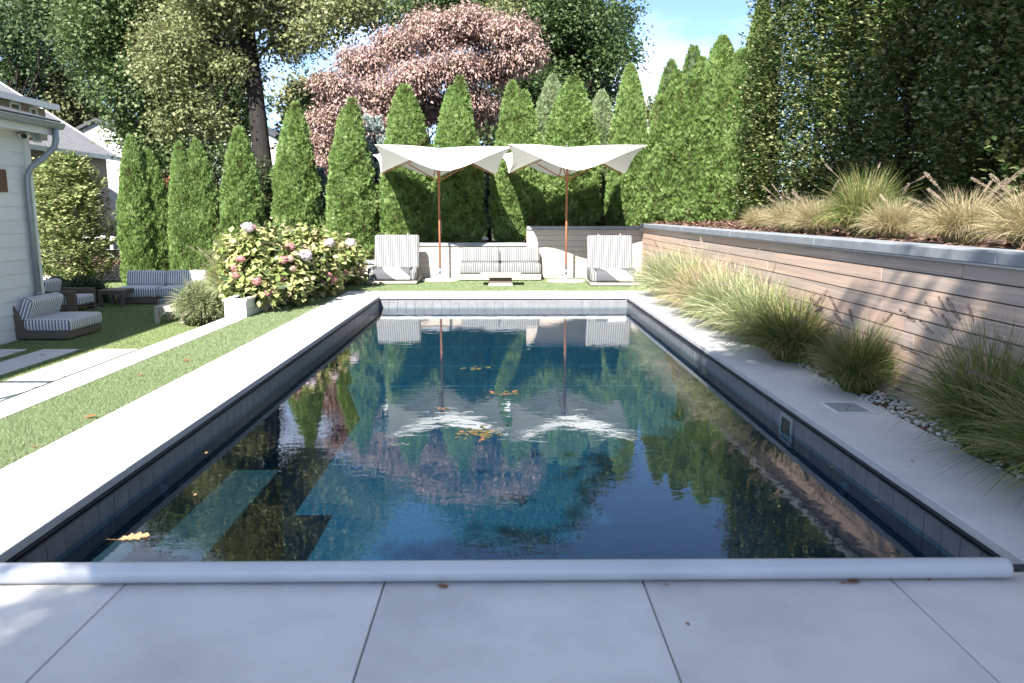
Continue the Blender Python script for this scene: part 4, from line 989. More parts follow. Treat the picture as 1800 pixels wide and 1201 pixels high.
# ------------------------------------------------------------------ parasols
def make_parasol():
    t = thing('parasol', (0, 0, 0), '', 'parasol')
    MB().lathe([(0.425, 0.0), (0.43, 0.008), (0.41, 0.022), (0.06, 0.032)], 36).build('base_plate', M['white'], t, True)
    MB().tube([(0, 0, 0.03), (0, 0, 0.31)], 0.03, 16).tube([(0, 0, 0.10), (0, -0.0, 0.12)], 0.036, 16).build('pole_sleeve', M['chrome'], t, True)
    MB().tube([(-0.03, 0, 0.13), (-0.075, 0, 0.13)], 0.009, 8).tube([(-0.075, 0, 0.11), (-0.075, 0, 0.16)], 0.012, 8).build('clamp_knob', M['chrome'], t)
    MB().tube([(0, 0, 0.311), (0, 0, 2.80)], 0.0235, 16).build('pole', M['pole'], t, True)
    MB().tube([(0, 0, 2.16), (0, 0, 2.26)], 0.042, 12).build('hub', M['pole'], t)
    MB().tube([(0, 0, 2.79), (0, 0, 2.95), (0, 0, 2.99)], [0.012, 0.012, 0.003], 8).build('finial', M['chrome'], t)
    MB().tube([(0.035, 0, 2.2), (0.055, 0, 2.1), (0.05, -0.01, 1.7), (0.04, 0, 1.2), (0.045, 0, 1.05)], 0.005, 6).build('pull_cord', M['rope'], t)
    RC, RM, ZC, ZM, ZT = 1.99, 1.27, 2.84, 2.35, 2.90
    NR, NS = 10, 8
    V = []; F = []
    def pt(k8, s, r):           # k8: eighth, s: 0..1 across it, r: 0..1 outward
        a0 = math.pi / 4 * k8; a1 = a0 + math.pi / 4
        e0c = k8 % 2 == 1         # odd directions are the raised corners
        def end(a, c):
            rr, zz = (RC, ZC) if c else (RM, ZM)
            return Vector((rr * math.cos(a - math.pi / 2), rr * math.sin(a - math.pi / 2), zz))
        A, B = end(a0, e0c), end(a1, not e0c)
        Cn, Mn = (A, B) if e0c else (B, A)
        ss = s if e0c else 1 - s
        am = (a1 if e0c else a0) - math.pi / 2
        tang = Vector((-math.sin(am), math.cos(am), 0)); tang = tang if tang.dot(Cn) > 0 else -tang
        P1 = Cn * 0.70 + Mn * 0.30; P1 = Vector((P1.x * 0.86, P1.y * 0.86, P1.z))
        P2 = Mn + tang * 0.42 + Vector((0, 0, 0.02))
        e = Cn * (1 - ss) ** 3 + P1 * 3 * ss * (1 - ss) ** 2 + P2 * 3 * ss * ss * (1 - ss) + Mn * ss ** 3
        top = Vector((0, 0, ZT))
        q = top.lerp(e, r)
        q.z += 0.05 * math.sin(math.pi * r) * (1 if True else 0) * (0.5)
        return q
    for k8 in range(8):
        i0 = len(V)
        for i in range(NR + 1):
            for j in range(NS + 1): V.append(tuple(pt(k8, j / NS, max(i / NR, 0.012))))
        for i in range(NR):
            for j in range(NS):
                a = i0 + i * (NS + 1) + j; F.append((a, a + 1, a + NS + 2, a + NS + 1))
    b = MB(); b.v = V; b.f = F
    bm = bmesh.new(); bm.from_mesh(b.mesh('c', None)); bmesh.ops.remove_doubles(bm, verts=bm.verts, dist=0.0005)
    bmesh.ops.recalc_face_normals(bm, faces=bm.faces)
    me = bpy.data.meshes.new('canopy'); bm.to_mesh(me); bm.free(); me.materials.append(M['canvas'])
    for pl in me.polygons: pl.use_smooth = True
    try: me.set_sharp_from_angle(angle=R(28))
    except Exception: pass
    link(bpy.data.objects.new('canopy', me), t)
    for k in range(4):
        a = math.pi / 2 * k - math.pi / 2; c, s_ = math.cos(a), math.sin(a)
        rb = MB().bar((0.05 * c, 0.05 * s_, ZT - 0.045), (RM * 0.96 * c, RM * 0.96 * s_, ZM + 0.002), 0.018, 0.024).build('rib', M['pole'], t)
        MB().bar((0.045 * c, 0.045 * s_, 2.22), (0.66 * c, 0.66 * s_, ZT - 0.045 - 0.53 * (ZT - 0.045 - ZM + 0.03) - 0.02), 0.016, 0.024).build('strut', M['pole'], rb)
    for k in range(4):
        a = math.pi / 2 * k - math.pi / 4; c, s_ = math.cos(a), math.sin(a)
        MB().bar((0.05 * c, 0.05 * s_, ZT - 0.05), (RC * 0.96 * c, RC * 0.96 * s_, ZC - 0.03), 0.02, 0.026).build('rib', M['pole'], t)
    return t
U1 = make_parasol(); p = gp(774, 492.5); U1.location = (p.x, p.y, -0.008); U1.rotation_euler.z = R(10)
U1['label'] = 'white wing shaped parasol whose pole stands between the hydrangea side lounger and the sofa'; U1['group'] = 'white parasols behind the pool'
U2 = copy_tree(U1); p = gp(994.5, 494); U2.location = (p.x, p.y, -0.008); U2.rotation_euler.z = R(4)
U2['label'] = 'white wing shaped parasol whose pole stands before the tallest part of the back wall'

# ------------------------------------------------------------------ arborvitae
def arb_profile(t, k):
    return np.maximum(0, 1 - t ** (2.5 + k)) ** (0.74 + 0.15 * k) * (0.82 + 0.18 * sm(0, 0.07, t))
def make_arb(seed, n, H=4.2, Rr=0.62, twin=0.0, spray=0.088, kk=0.0, lean=0.0):
    st = np.random.default_rng(seed)
    ph = st.uniform(0, 6.28, 10)
    def lump(th, t):
        return 1 + 0.06 * np.sin(2 * th + ph[0] + 3 * t) + 0.06 * np.sin(5 * th + ph[1] + 11 * t) + 0.06 * np.sin(4 * th + ph[2] - 27 * t) + 0.055 * np.sin(11 * th + 37 * t + ph[3]) + 0.04 * np.sin(7 * th - 61 * t + ph[4])
    t = 1 - np.sqrt(st.random(n * 2)) * 1.0
    t = st.random(n * 2); keep = st.random(n * 2) < (0.12 + arb_profile(t, kk)); t = t[keep][:n]; N = len(t)
    th = st.uniform(0, 6.283, N)
    dep = 1.07 - 0.30 * st.random(N) ** 1.5
    r = Rr * arb_profile(t, kk) * lump(th, t) * dep + 0.02
    z = t * H
    cx = np.zeros(N)
    if twin:
        top = sm(0.55, 0.95, t); side = np.where(st.random(N) < 0.5, 1, -1)
        cx = side * twin * top; z = np.where(side > 0, z * 1.0, z * (1 - 0.06 * top)); r = r * (1 - 0.25 * top)
    cx = cx + lean * t ** 2
    out = np.stack([np.cos(th), np.sin(th), np.zeros(N)], 1)
    pos = np.stack([cx + r * np.cos(th), r * np.sin(th), z], 1)
    ax = unit(out * 0.62 + np.array([0, 0, 0.62]) + st.normal(size=(N, 3)) * 0.42)
    nr = unit(out * 0.75 + st.normal(size=(N, 3)) * 0.6 + np.array([0, 0, 0.25]))
    crown = scatter(SPRAY_V, SPRAY_F, pos, ax, nr, spray * (0.6 + 0.8 * st.random(N)))
    # a few wispy leaders at the top
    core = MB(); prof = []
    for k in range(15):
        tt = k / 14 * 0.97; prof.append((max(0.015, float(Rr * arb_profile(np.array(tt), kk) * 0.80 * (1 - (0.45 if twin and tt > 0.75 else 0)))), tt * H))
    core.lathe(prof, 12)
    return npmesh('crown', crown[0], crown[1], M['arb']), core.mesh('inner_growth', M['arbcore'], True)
ARB = [make_arb(1, 26000), make_arb(2, 26000, twin=0.11), make_arb(3, 26000, kk=0.5, lean=0.06), make_arb(4, 26000, twin=0.16, kk=0.3), make_arb(5, 26000, kk=-0.3, lean=-0.05), make_arb(6, 26000, twin=0.09, kk=0.7)]
trunk_me = MB().tube([(0, 0, -0.3), (0, 0, 0.6), (0, 0, 3.2)], [0.07, 0.06, 0.02], 8).mesh('trunk', M['bark'])
def arb(u, vtop, wpx, y, label, var, zb=None, mat_=None, group='arborvitae columns screening the garden', cat='arborvitae', name='arborvitae_tree'):
    tp = at(u, vtop, y); zb = float(bed_h(tp.x, y)) if zb is None else zb
    t = thing(name, (tp.x, y, zb), label, cat, group, rz=random.choice((0, math.pi)) + random.uniform(-0.25, 0.25))
    H = tp.z - zb; w = wpx * pxm(y) / 2
    cm, im = ARB[var]
    sc = (w / 0.70, w / 0.70, H / 4.25)
    if mat_ is not None:
        cm = cm.copy(); cm.materials.clear(); cm.materials.append(mat_)
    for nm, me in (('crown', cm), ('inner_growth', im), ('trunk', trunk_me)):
        o = link(bpy.data.objects.new(nm, me), t); o.scale = sc
    return t
LO = LOW
arb(229, 238, 62, 22.0, 'narrow arborvitae just right of the clipped yellowing hornbeam', 0, LO)
arb(262, 262, 60, 22.4, 'shorter arborvitae joined to the one nearest the hornbeam, above the lower sofa table', 2, LO)
arb(315, 248, 52, 21.8, 'slim arborvitae above the left half of the lower sofa', 4, LO)
arb(346, 243, 66, 22.0, 'arborvitae with a broad skirt above the right half of the lower sofa', 2, LO)
arb(417, 222, 74, 21.2, 'arborvitae standing in front of the white house with the shuttered window', 4, LO + 0.2)
arb(514, 177, 82, 19.8, 'tall arborvitae right of the oak trunk, above the pale hydrangea blooms', 5)
arb(612, 171, 86, 19.3, 'arborvitae at the left edge of the pink dogwood, above the hydrangea end', 1)
arb(714, 148, 92, 19.2, 'arborvitae behind the striped lounger beside the hydrangeas', 4)
arb(801, 132, 90, 19.1, 'tall arborvitae behind the pole of the parasol nearer the hydrangeas', 1)
arb(911, 140, 88, 19.2, 'twin tipped arborvitae behind the gap between the two parasols', 3)
arb(1004, 133, 98, 19.4, 'arborvitae behind the pole of the parasol in front of the tallest back wall', 2)
arb(1109, 112, 74, 19.6, 'pointed arborvitae alone against the sky right of both parasols', 0)
arb(1186, 104, 92, 19.4, 'first arborvitae of the dense clump, its low shoulder facing the sky gap', 5)
arb(1228, 78, 96, 19.2, 'second arborvitae of the dense clump, next to the highest pointed one', 1)
arb(1271, 62, 100, 19.0, 'highest pointed arborvitae of the dense clump above the right wall corner', 0)
arb(1302, 84, 84, 18.6, 'dark edged arborvitae closing the dense clump beside the first hornbeam', 4)
arb(1342, -10, 74, 18.9, 'very tall arborvitae rising out of frame behind the first hornbeam', 0)
arb(968, 131, 76, 20.9, 'rounded pale green conifer between the two arborvitae behind the parasols', 2, None, M['arbpale'], 'pale conifers behind the arborvitae', 'conifer', 'pale_conifer')
arb(1058, 158, 70, 21.0, 'pale green conifer filling the gap left of the lone pointed arborvitae', 0, None, M['arbpale'], 'pale conifers behind the arborvitae', 'conifer', 'pale_conifer')

# ------------------------------------------------------------------ broadleaf trees
def tree(name, label, cat, base, blobs, n, clump_r, leaf, m, trunk=None, per=14, shell=0.5, droop=0.0, tv=MAPLE_V, tf=MAPLE_F, extra=None, group=None, flat=0.6):
    t = thing(name, base, label, cat, group)
    bl = [(b[0] - base[0], b[1] - base[1], b[2] - base[2], *b[3:]) for b in blobs]
    add_np('crown', blob_leaves(bl, n, clump_r, leaf, per, shell, droop, flat, tv, tf), m, t)
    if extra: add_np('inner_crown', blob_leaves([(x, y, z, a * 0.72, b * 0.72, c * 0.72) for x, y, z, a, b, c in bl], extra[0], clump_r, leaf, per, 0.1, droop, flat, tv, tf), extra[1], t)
    if trunk:
        mb = MB(); limb(mb, (0, 0, -0.3), trunk[0], trunk[1], trunk[2], 0.03, 7, 10)
        mb.build('trunk', M['bark'], t, True)
        lb = MB(); top = Vector(trunk[0])
        for b in bl[:14]:
            s = Vector((0, 0, 0)).lerp(top, random.uniform(0.75, 1.0)); limb(lb, s, (b[0], b[1], b[2]), trunk[2] * 0.3, 0.02, 0.6, 5, 6)
        lb.build('limb', M['bark'], t, True)
    return t
def pb(items, y, jit=1.0, fl=1.0):
    """crown masses from photo positions (u, v, radius px) at about the distance y"""
    out = []
    for u, v, r in items:
        yy = y + random.uniform(-jit, jit); c = at(u, v, yy); rr = r * pxm(yy); out.append((c.x, c.y, c.z, rr, rr * 0.9, rr * fl))
    return out
# pink dogwood
dog = pb([(590, 150, 34), (640, 110, 40), (700, 85, 42), (770, 60, 44), (840, 50, 44), (900, 60, 38), (920, 100, 30), (870, 115, 40), (800, 120, 44), (730, 140, 44), (665, 165, 42), (610, 200, 38), (585, 240, 34), (572, 285, 30), (640, 225, 38), (700, 205, 40), (760, 190, 40), (830, 180, 40), (850, 215, 26), (600, 290, 26), (560, 250, 20), (565, 205, 20), (820, 38, 34), (750, 40, 30), (660, 260, 26), (720, 255, 26)], 25.0, 1.4, 0.6)
tree('dogwood_tree', 'pink leaved dogwood spreading behind the arborvitae under dark maples', 'tree', (at(745, 374, 25.2).x, 25.2, 0.0), dog, 84000, 0.32, 0.108, M['dogwood'], ((0.2, 0, 3.2), 0.16, 0.09), 34, 0.45, 0.9, LEAF_V * np.array([0.8, 1, 1]), LEAF_F, (9000, M['dogin']), flat=0.9)
# oak: big trunk, pale olive leaves
oak_base = (at(477, 374, 28).x, 28.0, LOW)
oakb = pb([(300, 70, 46), (340, 40, 50), (395, 15, 52), (290, 130, 36), (330, 190, 36), (370, 215, 36), (300, 215, 30), (400, 110, 28), (250, 105, 22), (350, 130, 30), (480, 25, 40), (540, 15, 44), (600, 20, 40), (640, 5, 36), (500, 75, 34), (555, 60, 34), (520, 100, 18), (430, -30, 70), (550, -60, 90), (380, -70, 80), (450, -140, 110), (880, 20, 24)], 27.2, 1.0, 0.7)
tree('oak_tree', 'tall oak with thick dark trunk and pale olive leaves left of the pink dogwood', 'tree', oak_base, oakb, 64000, 0.50, 0.115, M['oak'], ((-0.55, 0, 9.4), 0.38, 0.25), 42, 0.4)
# left maple
mapb = pb([(170, 60, 60), (230, 40, 70), (300, 50, 70), (180, 130, 50), (230, 150, 60), (290, 130, 64), (350, 150, 60), (250, 220, 56), (320, 230, 60), (390, 210, 52), (400, 120, 50), (360, 60, 60), (410, 260, 30), (300, 280, 40), (350, 290, 36), (270, 265, 36), (250, -30, 90), (350, -40, 90), (160, -10, 60), (160, 90, 40), (425, 180, 34)], 33.0, 1.5, 0.85)
tree('maple_tree', 'big dense green maple left of the oak trunk, shading the white gable', 'tree', (at(290, 374, 33).x, 33.0, LOW), mapb, 80000, 0.62, 0.14, M['maple2'], ((0.2, 0, 5.5), 0.35, 0.22), 44, 0.4, extra=(9000, M['maple']))
# dark maple at the middle
mid = pb([(960, 40, 64), (1010, 30, 60), (1060, 60, 48), (1080, 100, 32), (1000, 90, 60), (950, 110, 56), (1040, 130, 40), (980, 150, 46), (930, 160, 40), (1060, 160, 26), (900, 30, 60), (840, 10, 60), (780, 0, 50), (720, 5, 40), (660, 15, 34), (1080, 25, 30), (1050, 180, 20), (890, 150, 40), (870, 200, 40), (900, 230, 36), (950, -50, 90), (850, -60, 80), (1095, 85, 18), (1075, 190, 14)], 32.0, 1.8, 0.85)
tree('maple_tree', 'dark green maple behind the dogwood reaching into the open blue sky', 'tree', (at(905, 374, 32).x, 32.0, LOW), mid, 76000, 0.60, 0.135, M['maple'], ((0.3, 0, 5.2), 0.38, 0.25), 44, 0.4, extra=(8000, M['maple']))
# far left pale trees
pal = pb([(20, 30, 50), (80, 20, 50), (40, 90, 50), (90, 90, 36), (10, 140, 40), (60, 150, 36), (110, 50, 24), (20, -40, 70), (100, -50, 60), (100, 140, 24)], 46, 3.0, 1.1)
tree('ash_tree', 'tall airy pale green tree in the upper left corner above the pool house', 'tree', (at(40, 374, 46).x, 46, LOW), pal, 28000, 0.9, 0.19, M['pale_tree'], ((0.3, 0, 8), 0.4, 0.25), 34, 0.3)
spr = pb([(110, 130, 16), (112, 155, 26), (115, 180, 34), (125, 205, 40), (155, 195, 26), (165, 215, 30), (150, 170, 18)], 48, 1.2, 1.0)
tree('hemlock_tree', 'olive toned evergreen above the grey shingle roof, left of the big maple', 'tree', (at(130, 374, 48).x, 48, LOW), spr, 9000, 0.5, 0.25, M['far_tree'], ((0, 0, 6), 0.25, 0.1), 12, 0.3, 0.5, LEAF_V, LEAF_F)
for (u, v, r, y, lb) in ((1148, 205, 32, 60, 'rounded far tree seen over the white outbuilding'), (1186, 190, 30, 66, 'taller far tree touching the dense arborvitae clump'), (545, 165, 30, 45, 'pale far tree in the sky gap left of the dogwood')):
    tree('distant_tree', lb, 'tree', (at(u, 374, y).x, y, LOW), pb([(u, v, r), (u - r * 0.6, v + r * 0.5, r * 0.8), (u + r * 0.6, v + r * 0.4, r * 0.8), (u, v + r, r)], y, 1, 0.9), 4200, 0.7, 0.30, M['far_tree'], ((0, 0, 4), 0.25, 0.15), 12, 0.3)
# shrubs behind the arborvitae
def shrub(name, label, u, v, r, y, m, n=5000, leaf=0.11, fl=1.3, cat='shrub', zb=None, more=()):
    items = [(u, v, r), (u - r * 0.5, v + r * 0.7, r * 0.8), (u + r * 0.5, v + r * 0.6, r * 0.8), (u, v + r * 1.3, r * 0.9)] + list(more)
    zb = zb if zb is not None else float(bed_h(at(u, 374, y).x, y))
    return tree(name, label, cat, (at(u, 374, y).x, y, zb), pb(items, y, 0.4, fl), n, 0.22, leaf, m, ((0, 0, 0.9), 0.06, 0.03), 12, 0.3, 0, LEAF_V, LEAF_F)
shrub('dark_shrub', 'dark shrub at the foot of the oak trunk', 462, 330, 36, 23.5, M['shrub'], 7000)
shrub('leafy_shrub', 'dull green shrub between the oak trunk and the dogwood', 545, 215, 40, 29, M['shrub'], 8000, 0.15, 1.4)
shrub('dark_shrub', 'dark shrub in the gap between the dogwood stem and lounger side arborvitae', 665, 370, 34, 21.8, M['shrub'], 7000)
shrub('dark_shrub', 'dark shrub between the two arborvitae behind the first parasol', 762, 350, 26, 21.5, M['shrub'], 5000)
shrub('dark_shrub', 'deep green shrub behind the gap where the parasols meet', 862, 290, 40, 22.5, M['shrub'], 9000, 0.12, 1.5)
shrub('berry_shrub', 'red berried shrub between the first two arborvitae pairs', 287, 345, 26, 24, M['shrubred'], 4500, 0.10, 1.4, zb=LOW)
shrub('dark_shrub', 'dark shrub peeking between the lower sofa arborvitae', 383, 335, 26, 23.5, M['shrub'], 4500, 0.10, 1.4, zb=LOW)
shrub('berry_shrub', 'thin reddish shrub in the gap beside the dense arborvitae clump', 1152, 272, 17, 21.5, M['shrubred'], 3000, 0.09, 2.0)
def spruce(u0, v0, u1, v1, y, label):
    c = at((u0 + u1) / 2, v1, y); zb = float(bed_h(c.x, y)); t = thing('blue_spruce', (c.x, y, zb), label, 'spruce')
    topz = at(0, v0, y).z - zb; w = (u1 - u0) / 2 * pxm(y)
    mb = MB().tube([(0, 0, -0.2), (0, 0, topz)], [0.08, 0.015], 8); mb.build('trunk', M['bark'], t)
    n = 150; pos = []; axs = []
    for k in range(n):
        z = random.uniform(0.3, topz); a = random.uniform(0, 6.28); L = w * (1.15 - z / topz) * random.uniform(0.6, 1.1) + 0.1
        d = np.array([math.cos(a), math.sin(a), 0.45])
        m_ = 60; s = np.linspace(0.15, 1, m_)
        p = np.outer(s * L, d) + np.array([0, 0, z]); pos.append(p + rng.normal(size=p.shape) * 0.015)
        axs.append(d[None] * 0.7 + rng.normal(size=(m_, 3)) * 0.55)
    pos = np.concatenate(pos); axs = np.concatenate(axs)
    add_np('crown', scatter(NEEDLE_V * np.array([1.6, 1, 1]), LEAF_F, pos, axs, rdir(len(pos)), rng.uniform(0.07, 0.13, len(pos))), M['spruce'], t)
spruce(612, 205, 716, 420, 20.2, 'silvery blue spruce between the hydrangea end arborvitae and the lounger arborvitae')
spruce(838, 290, 880, 420, 20.6, 'small silvery spruce in the gap behind the pale sofa')
spruce(552, 300, 580, 420, 20.8, 'slender bluish spruce between the oak side and dogwood side arborvitae')
# closing woods far behind
fw = pb([(u, 330 + random.uniform(-14, 14), 40) for u in range(-100, 1950, 38)], 78, 4, 1.0)
add_np('far_woods', blob_leaves(fw, 16000, 1.3, 0.6, 12, 0.3, 0, 0.6, LEAF_V, LEAF_F), M['shrub'])['kind'] = 'stuff'

# ------------------------------------------------------------------ hornbeams
def make_horn(seed, n, H, Rr, leaf, gap=0.0):
    st = np.random.default_rng(seed)
    ph = st.uniform(0, 6.28, 6); nc = n // 9
    t = st.random(nc); th = st.uniform(0, 6.283, nc)
    prof = (1 - t ** 5) ** 0.6 * (0.72 + 0.28 * sm(0.0, 0.12, t))
    r = Rr * prof * (1 + 0.18 * np.sin(3 * th + ph[0] + 7 * t) + 0.16 * np.sin(5 * th + 17 * t + ph[1]) + 0.12 * np.sin(2 * th - 29 * t + ph[2])) * (0.25 + 0.8 * st.random(nc) ** 0.6)
    tip = np.stack([np.cos(th) * 1.0, np.sin(th) * 1.0, 0.55 + 0.5 * st.random(nc)], 1); tip = unit(tip)
    base = np.stack([r * np.cos(th), r * np.sin(th), 0.12 + t * H], 1)
    ci = np.repeat(np.arange(nc), 9); k = np.tile(np.arange(9), nc); s = (k - 4) / 4.0
    N = len(ci)
    pos = base[ci] + tip[ci] * (s * 0.22)[:, None] + st.normal(size=(N, 3)) * 0.025
    side = unit(np.cross(tip, np.array([0, 0, 1.0])))[ci] * np.where(k % 2 == 0, 1, -1)[:, None]
    ax = unit(side * 0.8 + tip[ci] * 0.7 + st.normal(size=(N, 3)) * 0.3 + np.array([0, 0, -0.1]))
    nr = unit(np.array([0, 0, 0.9]) + tip[ci] * 0.5 + st.normal(size=(N, 3)) * 0.35)
    return scatter(LEAF_V * np.array([1.05, 1, 1]), LEAF_F, pos, ax, nr, leaf * (0.65 + 0.6 * st.random(N))), (pos, ax, nr)
def horn_stem(H, Rr):
    mb = MB(); mb.tube([(0, 0, -0.2), (0.02, 0, H * 0.4), (0, 0.02, H * 0.93)], [0.055, 0.045, 0.012], 8)
    for k in range(34):
        z = random.uniform(0.2, H * 0.85); a = random.uniform(0, 6.28); L = Rr * random.uniform(0.5, 1.0)
        mb.tube([(0, 0, z), (L * 0.5 * math.cos(a), L * 0.5 * math.sin(a), z + 0.3), (L * math.cos(a), L * math.sin(a), z + 0.85)], [0.014, 0.010, 0.004], 5)
    return mb
HORN = [make_horn(21, 26000, 5.6, 0.50, 0.070), make_horn(22, 28000, 5.6, 0.50, 0.070), make_horn(23, 28000, 5.6, 0.50, 0.070)]
HORN_ME = [npmesh('foliage', h[0][0], h[0][1], M['horn']) for h in HORN]
leaf_me = npmesh('leaf', np.array([(0, 0, 0), (-0.22, 0.25, 0.05), (-0.30, 0.5, 0.07), (-0.18, 0.8, 0.02), (0, 1, -0.08), (0.18, 0.8, 0.02), (0.30, 0.5, 0.07), (0.22, 0.25, 0.05), (0, 0.3, 0), (0, 0.6, -0.01)]),
                 np.array([(0, 8, 1), (1, 8, 2), (8, 9, 2), (2, 9, 3), (9, 4, 3), (0, 7, 8), (7, 6, 8), (8, 6, 9), (6, 5, 9), (9, 5, 4)]), M['horn'], True)
def place_leaf(me, pos, ax, nr, size, parent, name='leaf'):
    y = Vector(ax).normalized(); x = y.cross(Vector(nr)).normalized(); z = x.cross(y)
    mt = Matrix(((x.x, y.x, z.x, pos[0]), (x.y, y.y, z.y, pos[1]), (x.z, y.z, z.z, pos[2]), (0, 0, 0, 1)))
    o = bpy.data.objects.new(name, me); link(o, parent); o.matrix_local = mt @ Matrix.Scale(size, 4)
    return o
HX0 = 5.55
horn_list = [(16.0, 1.08, 'sunlit upright hornbeam at the end of the row beside the arborvitae clump'), (14.2, 1.05, 'sunlit hornbeam second from the arborvitae clump, behind the tan grasses'),
             (12.4, 1.1, 'half shaded hornbeam behind the tall green fountain grass'), (10.7, 1.1, 'shaded hornbeam with thin gaps of sky, right of the tall green grass'),
             (9.1, 1.1, 'dark shaded hornbeam above the middle of the bluestone cap'), (7.5, 1.12, 'dark hornbeam nearest the right edge of the picture, behind the last plumed grasses'), (5.9, 1.12, 'hornbeam standing just outside the right edge of the picture')]
for i, (y, s, lb) in enumerate(horn_list):
    x = HX0 + random.uniform(-0.1, 0.1); zb = float(bed_h(x, y))
    t = thing('hornbeam_tree', (x, y, zb), lb, 'hornbeam', 'hornbeams in a row above the right wall')
    o = link(bpy.data.objects.new('foliage', HORN_ME[i % 3]), t); o.scale = (s, s, 1.12); o['kind'] = 'stuff'
    horn_stem(5.9, 0.8).build('trunk', M['bark'], t)
    if 3 <= i <= 5:
        pos, ax, nr = HORN[(i + 1) % 3][1]
        sel = np.where((pos[:, 0] < -0.26) & (pos[:, 2] < 3.6))[0]; sel = rng.choice(sel, 150, replace=False)
        for k in sel: place_leaf(leaf_me, pos[k] * np.array([1.12, 1.12, 1.1]), ax[k], nr[k], 0.085 * random.uniform(0.75, 1.15), t)
# clipped hornbeam at the left with sunlight put into the leaf colour
def left_horn():
    y = 22.6; c = at(128, 470, y); t = thing('hornbeam_tree', (c.x, y, LOW), 'clipped hornbeam with yellowing leaves beside the pool house corner', 'hornbeam')
    H = at(128, 268, y).z - LOW - 0.1
    (v, f), _ = make_horn(31, 15000, H - 0.25, 1.05, 0.12)
    v = v + np.array([0, 0, 0.08])
    add_np('foliage', (v, f), M['hornlit'], t)['kind'] = 'stuff'
    horn_stem(H, 0.8).build('trunk', M['bark'], t)
left_horn()
# boxwood mounds at the house corner
for u, v, r, y, lb in ((150, 510, 34, 17.6, 'dark rounded boxwood in shade behind the armchair'), (100, 512, 26, 19.5, 'lower boxwood mound at the foot of the clipped hornbeam')):
    c = at(u, v, y); rr = r * pxm(y); t = thing('boxwood_bush', (c.x, y, LOW), lb, 'bush')
    add_np('foliage', blob_leaves([(0, 0, c.z - LOW - 0.1, rr, rr, rr * 0.85)], 7000, 0.09, 0.05, 10, 0.75, 0, 0.4, LEAF_V, LEAF_F), M['boxwood'], t)
    b = MB().lathe([(rr * 0.5, 0.02), (rr * 0.8, rr * 0.4), (rr * 0.7, rr * 0.9), (rr * 0.3, rr * 1.2)], 12); b.build('inner_growth', M['arbcore'], t, True)

# ------------------------------------------------------------------ fountain grasses
def make_grass(seed, n, L, spread, width=0.006, lean=(0.15, 1.15), seg=5):
    st = np.random.default_rng(seed)
    az = st.uniform(0, 6.283, n); ln = lean[0] + (lean[1] - lean[0]) * st.random(n) ** 0.8
    ll = L * (0.55 + 0.5 * st.random(n)); r0 = spread * np.sqrt(st.random(n)); a0 = st.uniform(0, 6.283, n)
    d = np.stack([np.cos(az), np.sin(az), np.zeros(n)], 1)
    base = np.stack([r0 * np.cos(a0), r0 * np.sin(a0), np.zeros(n)], 1) + d * 0.03
    s = np.linspace(0, 1, seg + 1)
    ang0 = ln * 0.45; bend = ln * 1.25 + 0.35 * st.random(n)
    P = np.zeros((n, seg + 1, 3)); P[:, 0] = base
    for k in range(1, seg + 1):
        a = ang0 + bend * s[k] ** 1.3
        step = (ll / seg)[:, None] * (d * np.sin(a)[:, None] + np.array([0, 0, 1.0]) * np.cos(a)[:, None])
        P[:, k] = P[:, k - 1] + step
    P[:, :, 2] = np.maximum(P[:, :, 2], 0.012 + 0.02 * st.random((n, 1)))
    side = unit(np.cross(d, np.array([0, 0, 1.0])) + st.normal(size=(n, 3)) * 0.5)
    wv = width * np.array([0.7, 1.0, 0.95, 0.75, 0.5, 0.12])[:seg + 1] * 0.5
    A = P - side[:, None, :] * wv[None, :, None]; B = P + side[:, None, :] * wv[None, :, None]
    V = np.stack([A, B], 2).reshape(n, -1, 3)
    f = []
    for k in range(seg): f.append((2 * k, 2 * k + 1, 2 * k + 3, 2 * k + 2))
    F = np.array(f)[None] + (np.arange(n) * (2 * (seg + 1)))[:, None, None]
    return V.reshape(-1, 3), F.reshape(-1, 4)
GR = [make_grass(41, 2600, 0.95, 0.16, 0.009), make_grass(42, 2600, 0.95, 0.16, 0.009), make_grass(43, 2600, 0.95, 0.17, 0.009)]
GRM = {}
def grm(v, m):
    if (v, m) not in GRM: GRM[(v, m)] = npmesh('foliage', GR[v][0], GR[v][1], M[m])
    return GRM[(v, m)]
def plume_mesh(m):
    st = np.random.default_rng(5)
    n = 260; s = st.random(n); a = st.uniform(0, 6.283, n); rad = 0.010 * np.sin(np.pi * np.clip(s, 0.03, 0.97)) ** 0.6
    out = np.stack([np.cos(a), np.sin(a), np.zeros(n)], 1)
    pos = out * rad[:, None] * 0.3 + np.stack([0 * s, 0 * s, s * 0.14], 1)
    return npmesh('seed_head', *scatter(NEEDLE_V * np.array([0.9, 1, 1]), LEAF_F, pos, out * 0.8 + np.array([0, 0, 0.75]), rdir(n), 0.012 + 0.007 * st.random(n)), m)
PLM = {k: plume_mesh(M[k]) for k in ('plume', 'plumedark')}
